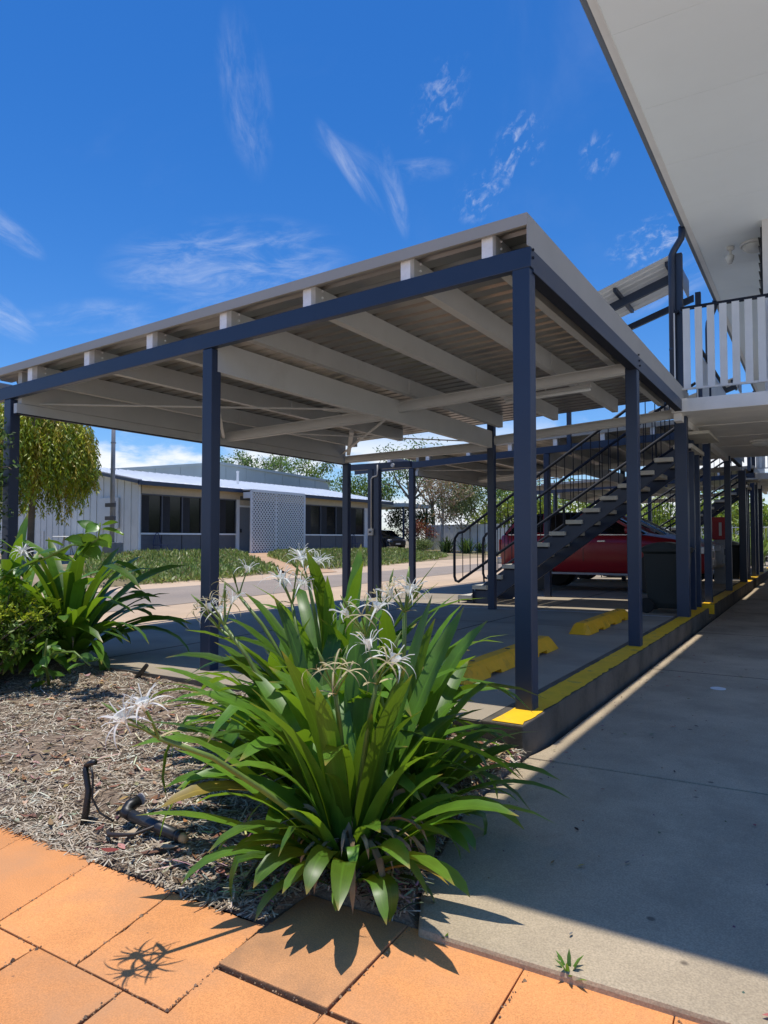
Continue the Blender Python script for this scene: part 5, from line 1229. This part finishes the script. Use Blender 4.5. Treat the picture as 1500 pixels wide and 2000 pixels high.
def tree(name, label, base, hgt, crown_r, nleaf, lsize, cols, bark='bark', trunk_r=.12, trunk_frac=.35, depth=3, spread=.7, clump=.5, seed=1, squash=.8, lean=(0, 0), group=None, cat='tree', droop=.3, fill=.8):
    rn = random.Random(seed); t = thing(name, label, cat, base, group); wood = MB(); tips = []; fo = MB(); fo.cc = (0, 0, 0)
    b = Vector(base); th = hgt*trunk_frac; top = b + Vector((lean[0], lean[1], th))
    wood.tube([b-Vector((0, 0, .2)), b.lerp(top, .5)+Vector((rn.gauss(0, .05), rn.gauss(0, .05), 0)), top], [trunk_r*1.2, trunk_r, trunk_r*.8], 8)
    ln = (hgt-th)*.42
    for i in range(4):
        a = i*1.57+rn.random(); limbs(wood, top, (math.cos(a)*spread, math.sin(a)*spread, .9), ln, trunk_r*.6, depth-1, tips, spread, .25, rn)
    # scale tips into the crown
    cz = b.z + th + (hgt-th)*.5; per = max(1, nleaf//len(tips))
    tips = tips + [(Vector((top.x, top.y, cz)) + Vector((v.x*crown_r, v.y*crown_r, v.z*(hgt-th)*.5)), None) for v in (rv() for _ in range(int(len(tips)*fill)))]; per = max(1, nleaf//len(tips))
    for p, d in tips:
        o = p - Vector((top.x, top.y, cz)); o.x = max(-crown_r, min(crown_r, o.x)); o.y = max(-crown_r, min(crown_r, o.y)); o.z = max(-(hgt-th)*.55, min((hgt-th)*.5, o.z)); c0 = Vector((top.x, top.y, cz)) + o
        cc = rn.choice(cols)
        for k in range(per):
            q = rv(); q = Vector((q.x, q.y, q.z*squash))*clump
            col = cc if rn.random() < .7 else rn.choice(cols)
            leaf(fo, c0+q, rv()+Vector((0, 0, -droop)), lsize*rn.uniform(.6, 1.3), lsize*rn.uniform(.3, .55), jit(col, .3))
    wood.build('trunk', bark, t, smooth=True); fo.build('crown', 'attr_leaf', t, fix=False)
    return t
G = [(.085, .165, .028), (.12, .21, .035), (.055, .115, .022), (.16, .25, .04)]
YG = [(.25, .33, .03), (.18, .27, .028), (.12, .19, .025)]
# weeping tree in front of the gable wall
def weeping(base, label):
    t = thing('weeping_tree', label, 'tree', base); bx, by, bz = base; wood = MB(); fo = MB(); fo.cc = (0, 0, 0); rn = random.Random(31); tips = []
    wood.tube([(bx, by, bz-.2), (bx+.05, by, bz+1.3), (bx-.05, by+.1, bz+2.6)], [.11, .10, .09], 8)
    for i in range(6):
        a = i*1.05; limbs(wood, (bx-.05, by+.1, bz+2.5), (math.cos(a)*.7, math.sin(a)*.7, 1), 1.3, .08, 2, tips, .6, .3, rn)
    for i in range(1700):
        a = rn.uniform(0, 6.28); rr = 1.75*math.sqrt(rn.random()); lay = rn.random()**1.6
        zt = bz + 5.3 - .42*rr*rr - 2.0*lay*(.35+.65*rr/1.75) + rn.gauss(0, .12)
        p = Vector((bx+rr*math.cos(a), by+rr*math.sin(a)+.1, zt)); L0 = rn.uniform(.45, 1.3) + (1.1 if rn.random() < .22 else 0); out_ = Vector((math.cos(a), math.sin(a), 0))*.30
        low = 1.40 + .75*mn.noise(Vector((math.cos(a)*2.4, math.sin(a)*2.4, rr*1.5))) + .2*rn.random() + .8*max(0, math.cos(a-R(31)))*rr/1.75
        tone = rn.choice([(.40, .42, .02), (.27, .34, .025), (.17, .23, .02), (.33, .38, .02), (.44, .36, .04)])
        n = int(L0/.085)
        for j in range(n):
            s = j/n; q = p + out_*(s*.7) + Vector((rn.gauss(0, .03), rn.gauss(0, .03), -L0*s)); 
            if q.z < bz+low: break
            for k in range(3):
                leaf(fo, q, Vector((rn.gauss(0, .55), rn.gauss(0, .55), -1)), rn.uniform(.12, .2), rn.uniform(.03, .05), jit(tone, .3))
    wood.build('trunk', 'bark', t, smooth=True); fo.build('crown', 'attr_leaf', t, fix=False)
weeping((-19.7, 9.75, .22), 'weeping yellow-green tree hanging in front of the pale gable wall')

tree('gum_tree', 'thin-topped gum tree behind the grey shed, left of two others', (-42.3, 42.4, .2), 8.7, 2.0, 1000, .28, G, bark='bark_pale', trunk_r=.2, clump=.65, seed=2, trunk_frac=.5, fill=0, group='gum trees behind the shed')
tree('gum_tree', 'middle gum tree behind the grey shed', (-40.2, 43.8, .2), 8.9, 1.7, 900, .28, G, bark='bark_pale', trunk_r=.2, clump=.6, seed=3, trunk_frac=.5, fill=0, group='gum trees behind the shed')
tree('gum_tree', 'wide gum tree behind the grey shed, right of two others', (-35.2, 42.6, .2), 8.0, 2.4, 1700, .26, G+YG, bark='bark_pale', trunk_r=.2, clump=.7, seed=4, trunk_frac=.5, fill=0, group='gum trees behind the shed')
tree('leafy_tree', 'small dark tree peeping over the white roof', (-34, 45.5, .2), 5.6, 1.0, 900, .24, G, trunk_r=.12, clump=.6, seed=5)
tree('leafy_tree', 'round green tree beyond the house roof end', (-28.2, 41.5, .2), 5.9, 2.2, 4200, .24, G+YG, trunk_r=.2, clump=.85, seed=6, trunk_frac=.3)
tree('leafy_tree', 'tall tree with leaves hanging beside the twin post', (-21.8, 37.8, .2), 7.6, 2.6, 2600, .24, G, trunk_r=.16, clump=.8, seed=7, trunk_frac=.42, spread=.9)
tree('purple_tree', 'dark-limbed tree with sparse mauve foliage beyond the drive', (-21.4, 40.0, .2), 7.4, 2.2, 1300, .22, [(.42, .34, .38), (.34, .29, .28), (.48, .42, .44)], trunk_r=.14, clump=.8, seed=8, trunk_frac=.4, fill=.3)
tree('paperbark_tree', 'pale-trunked tree with thin brown foliage by the fence', (-17.4, 33.6, .15), 4.9, 1.35, 3000, .16, [(.36, .23, .13), (.42, .30, .19), (.30, .21, .12), (.24, .23, .08)], bark='bark_pale', trunk_r=.10, clump=.5, seed=9, trunk_frac=.33, spread=.5)
tree('paperbark_tree', 'olive leafy tree leaning right of the brown one', (-16.6, 34.6, .15), 3.9, 1.3, 3600, .16, [(.17, .22, .07), (.23, .27, .10), (.13, .17, .05)], bark='bark_pale', trunk_r=.07, clump=.5, seed=10, trunk_frac=.33)
tree('leafy_tree', 'bright green tree behind the pale fence', (-18.6, 42.5, .1), 6.4, 2.3, 5200, .26, G+YG, trunk_r=.2, clump=.85, seed=11, trunk_frac=.25)
tree('yellow_shrub', 'yellow-green bush above the fence behind the stair rail', (-16.4, 38.6, .1), 2.8, 1.4, 2400, .18, [(.30, .36, .02), (.20, .28, .02)], trunk_r=.06, clump=.6, seed=12, trunk_frac=.15, cat='shrub')
tree('leafy_tree', 'dark bushy tree beside the black car', (-21.4, 36.8, .2), 3.2, 1.4, 3600, .17, [(.03, .07, .015), (.05, .1, .02), (.08, .13, .03)], trunk_r=.09, clump=.55, seed=13, trunk_frac=.15)
tree('croton_shrub', 'red and bronze leaved shrub behind the black car', (-19.6, 34.9, .2), 2.0, .62, 1500, .15, [(.26, .05, .03), (.16, .04, .03), (.3, .14, .04), (.08, .09, .03)], trunk_r=.04, clump=.36, seed=14, trunk_frac=.15, cat='shrub')
def strappy(label, base, n, hh, cols, name='strappy_plant', group=None):
    t = thing(name, label, 'plant', base, group); m = MB(); m.cc = (0, 0, 0)
    for i in range(n):
        m.cc = jit(rnd.choice(cols)); a = rnd.uniform(0, 6.28); k0 = len(m.f)
        arch_leaf(m, (base[0]+rnd.gauss(0, .12), base[1]+rnd.gauss(0, .12), base[2]), a, R(rnd.uniform(45, 88)), hh*rnd.uniform(.7, 1.2), .05*hh/.8, R(rnd.uniform(15, 70)), k=5)
    m.uv = []; m.build('foliage', 'attr_leaf', t, smooth=True, fix=False)
for i, (x, y, hh, n, lab) in enumerate(((-17.9, 31.8, .75, 60, 'dark strappy plant left of the pale trunk'), (-16.6, 32.6, .95, 70, 'strappy plant right of the pale trunk'), (-15.6, 33.0, .9, 70, 'strappy plant by the stair handrail loop'), (-14.9, 33.3, .7, 60, 'low strappy plant seen inside the stair handrail'))):
    strappy(lab, (x, y, .1), n, hh, [(.05, .11, .02), (.09, .16, .03), (.04, .08, .02)])
tree('low_shrub', 'soft pale green mound at the end of the grass', (-17.2, 30.9, .1), .8, .55, 1300, .10, [(.20, .26, .07), (.15, .21, .05)], trunk_r=.03, clump=.3, seed=15, trunk_frac=.2, cat='shrub')
# bright planting far behind the cars
for i, (x, y, hh, cr, lab) in enumerate(((-7.5, 31, 3.6, 1.6, 'sunlit bush behind the red car roof'), (-4.6, 30, 3.2, 1.7, 'bright yellow-green bush behind the pool fence'), (-2.4, 32.5, 3.6, 1.6, 'bright bush between the columns far down the walkway'), (-11.5, 33, 4.2, 1.7, 'tall bush beyond the stair balusters'), (-.6, 30, 2.6, 1.3, 'sunlit bush at the far end of the walkway'), (-14.0, 37.5, 5.0, 1.7, 'shaggy dark palm-like tree seen between two posts'))):
    tree('sunlit_bush', lab, (x, y, -.1), hh, cr, 3000, .24, YG+[(.24, .32, .03), (.30, .36, .03)] if i != 5 else G+[(.16, .10, .05)], trunk_r=.07, clump=.75, seed=40+i, trunk_frac=.12, cat='shrub', spread=.9)
for i, (x, y, lab) in enumerate(((-1.5, 24.5, 'leafy strap plant at the foot of the far posts'), (-.6, 24.0, 'strap plant beside the farthest kerb'), (-2.6, 25.2, 'strap plant before the pool fence'))):
    strappy(lab, (x, y, -.1), 60, 1.3, [(.16, .26, .03), (.22, .32, .04)])

# ---------------------------------------------------------------- grass in front of the house
def inpoly(x, y, P):
    c = False; j = len(P)-1
    for i in range(len(P)):
        if (P[i][1] > y) != (P[j][1] > y) and x < (P[j][0]-P[i][0])*(y-P[i][1])/(P[j][1]-P[i][1])+P[i][0]: c = not c
        j = i
    return c
A1 = [(-20.4, 12.0), (-20.4, 16.5), (-20.2, 19.5), (-18.0, 17.7), (-12.0, 12.6), (-10.9, 8.6), (-11.2, 7.0), (-13.5, 7.2), (-16.5, 9.5)]
A2 = [(-18.0, 18.9), (-20.2, 22), (-20.3, 30.4), (-19.5, 32.6), (-16.1, 29.5), (-14.2, 28.0), (-12.9, 24), (-11.9, 18), (-11.9, 14.6), (-12.8, 14.4)]
for nm, P, n, lab in (('grass', A1, 15000, 'green ground cover in front of the house'), ('grass', A2, 21000, 'green ground cover beside the house path')):
    m = MB(); m.cc = (0, 0, 0); x0 = min(p[0] for p in P); x1 = max(p[0] for p in P); y0 = min(p[1] for p in P); y1 = max(p[1] for p in P); k = 0
    while k < n:
        x, y = rnd.uniform(x0, x1), rnd.uniform(y0, y1)
        if not inpoly(x, y, P): continue
        dn = mn.noise(Vector((x*.8, y*.8, 2)))
        if dn < -.35 and rnd.random() < .8: continue
        hh = .16 + .16*max(0, dn) + (.12 if x < -17 and P is A1 else 0); z = terr(x) - .02
        c = jit(rnd.choice([(.19, .27, .05), (.25, .32, .07), (.14, .21, .04), (.33, .35, .11)]), .3)
        if rnd.random() < .07: c = jit((.30, .25, .12))
        leaf(m, (x, y, z+rnd.random()*hh*.6), Vector((rnd.gauss(0, .7), rnd.gauss(0, .7), 1)), rnd.uniform(.08, .2), rnd.uniform(.03, .07), c); k += 1
    m.build(nm, 'attr_leaf', fix=False, kind='stuff', label=lab)
# bare orange dirt track between the two patches
m = MB(); q = [(-11.0, 12.8), (-12.2, 14.3), (-18.0, 18.7), (-20.2, 21.6), (-20.25, 19.6), (-18.2, 17.9), (-12.3, 12.9)]
vs = []; fs = []
for i in range(13):
    s = i/12; a = (-11.0 + (-20.2+11.0)*s, 11.9 + (19.7-11.9)*s); b_ = (-11.0 + (-20.2+11.0)*s, 14.0 + (21.5-14.0)*s); vs += [(*a, terr(a[0])+.012), (*b_, terr(b_[0])+.012)]
m.add(vs, [(2*i, 2*i+1, 2*i+3, 2*i+2) for i in range(12)]); m.build('dirt_path', 'dirt_path', kind='structure')

# ================================================================ SMALL THINGS on the bed and path
t = thing('irrigation_riser', 'black irrigation riser standing upright in the mulch', 'irrigation riser', (-1.16, -1.60, -.17))
MB().tube([(-1.175, -1.605, -.19), (-1.165, -1.595, -.13), (-1.16, -1.59, -.05), (-1.20, -1.575, .01), (-1.205, -1.57, .035)], [.011, .014, .012, .012, .009], 8).build('riser', 'black_plastic', t, smooth=True)
MB().tube([(-1.205, -1.57, .03), (-1.18, -1.565, .045), (-1.16, -1.56, .05)], .011, 8).build('head', 'black_plastic', t, smooth=True)
MB().tube([(-1.165, -1.575, .035), (-1.150, -1.578, .0), (-1.143, -1.585, -.08), (-1.11, -1.575, -.13), (-1.05, -1.56, -.155)], .0045, 6).build('hose', 'black_plastic', t, smooth=True)
t = thing('irrigation_pipe', 'short black irrigation pipe with an elbow lying on the mulch', 'pipe', (-.82, -1.52, -.13))
MB().tube([(-.985, -1.545, -.118), (-.68, -1.560, -.135)], .0205, 12).build('pipe', 'black_poly', t, smooth=True)
MB().tube([(-.965, -1.546, -.119), (-1.0, -1.543, -.116), (-1.005, -1.52, -.100), (-.995, -1.485, -.088)], [.023, .0245, .0235, .020], 12).build('elbow', 'black_plastic', t, smooth=True)
MB().lathe([(.023, -.002), (.023, .004)], (-.994, -1.478, -.086), axis='Y', n=12).build('cap', 'galvanised', t)
MB().tube([(-.70, -1.559, -.134), (-.685, -1.560, -.135)], .0235, 12).build('collar', 'black_plastic', t, smooth=True)
MB().tube([(-.683, -1.560, -.135), (-.655, -1.562, -.138)], [.019, .012], 10).build('plug', 'wood_cut', t, smooth=True)
t = thing('drip_tube', 'thin dark drip tube looping over the soil near the tiles', 'hose', (-.85, -1.6, -.15))
MB().tube([(-.80, -1.545, -.115), (-.82, -1.58, -.125), (-.85, -1.625, -.138), (-.89, -1.65, -.14), (-.95, -1.655, -.15), (-.99, -1.63, -.155), (-1.0, -1.60, -.16)], [.006, .006, .006, .0075, .009, .008, .006], 7).build('tube', 'brown_hose', t, smooth=True)
t = thing('garden_hose', 'dark hose half buried in the mulch beside the slab', 'hose', (-2.6, 0, -.1))
MB().tube([(-3.2, .0, -.10), (-3.0, -.06, -.07), (-2.54, -.12, -.075), (-2.2, -.16, -.09), (-1.9, -.22, -.12)], .022, 9).build('tube', 'black_poly', t, smooth=True)
t = thing('wooden_stake', 'dark pointed stake leaning out of the mulch behind the hose', 'stake', (-2.8, -.1, -.1))
MB().tube([(-2.86, -.06, -.14), (-2.66, -.05, .06)], [.022, .014], 6).build('shaft', 'black_plastic', t)
big = [(-.90, -1.60, .10, .035, (.46, .36, .24), 1.9), (-.70, -1.62, .11, .04, (.42, .33, .24), .3), (-.86, -1.72, .07, .03, (.24, .05, .04), .4), (-.79, -1.55, .05, .02, (.35, .12, .07), 1.2), (-.45, -1.5, .12, .03, (.50, .38, .25), .2), (-1.0, -1.05, .14, .05, (.48, .37, .26), .5), (-1.05, -1.62, .06, .02, (.20, .06, .05), 2.0), (.05, -1.1, .09, .03, (.5, .38, .24), .7), (-.05, -.5, .1, .04, (.52, .36, .2), 2.2)]
labs = ['forked tan dry leaf standing by the drip tube', 'pale curled leaf beside the pipe plug', 'dark red leaf at the tile edge', 'rust coloured leaf near the pipe', 'long tan leaf under the nearest lily', 'broad pale leaf lying left of the lilies', 'small wine-red leaf below the riser', 'tan leaf at the walkway edge', 'light brown leaf before the kerb end']
for (x, y, ln, w, c, a), lb in zip(big, labs):
    m = MB(); dryleaf(m, x, y, bed_z(x, y)+.012, ln, w, c, a, .25); m.build('dry_leaf', 'attr_litter', fix=False, label=lb, cat='leaf')
def weed(x, y, n, hh, label):
    t = thing('weed', label, 'weed', (x, y, -.2))
    for i in range(n):
        m = MB(); arch_leaf(m, (x, y, -.20), i*2.4, R(rnd.uniform(35, 80)), hh*rnd.uniform(.7, 1.1), .010, R(rnd.uniform(10, 60)), k=4); m.build('leaf', 'vine_leaf', t, smooth=True, fix=False)
weed(.70, -1.55, 11, .085, 'small green weed growing in the gap between tiles and walkway')
weed(.36, -1.57, 7, .045, 'tiny weed in the gap near the lily')
m = MB(); m.cc = (0, 0, 0)
for i in range(1400):
    x = rnd.uniform(.2, 1.8); y = -1.555 + (x-.25)*.05 + rnd.gauss(0, .010)
    if rnd.random() < .35: leaf(m, (x, y, -.205), Vector((rnd.gauss(0, .5), rnd.gauss(0, .5), 1)), rnd.uniform(.008, .02), .006, jit((.10, .15, .03)))
    else: dryleaf(m, x, y, -.205, rnd.uniform(.008, .022), rnd.uniform(.004, .009), jit(rnd.choice([(.16, .11, .07), (.08, .055, .035), (.3, .22, .14)])))
m.build('gap_litter', 'attr_litter', fix=False, kind='stuff', label='dirt, moss and bits filling the gap beside the tiles')
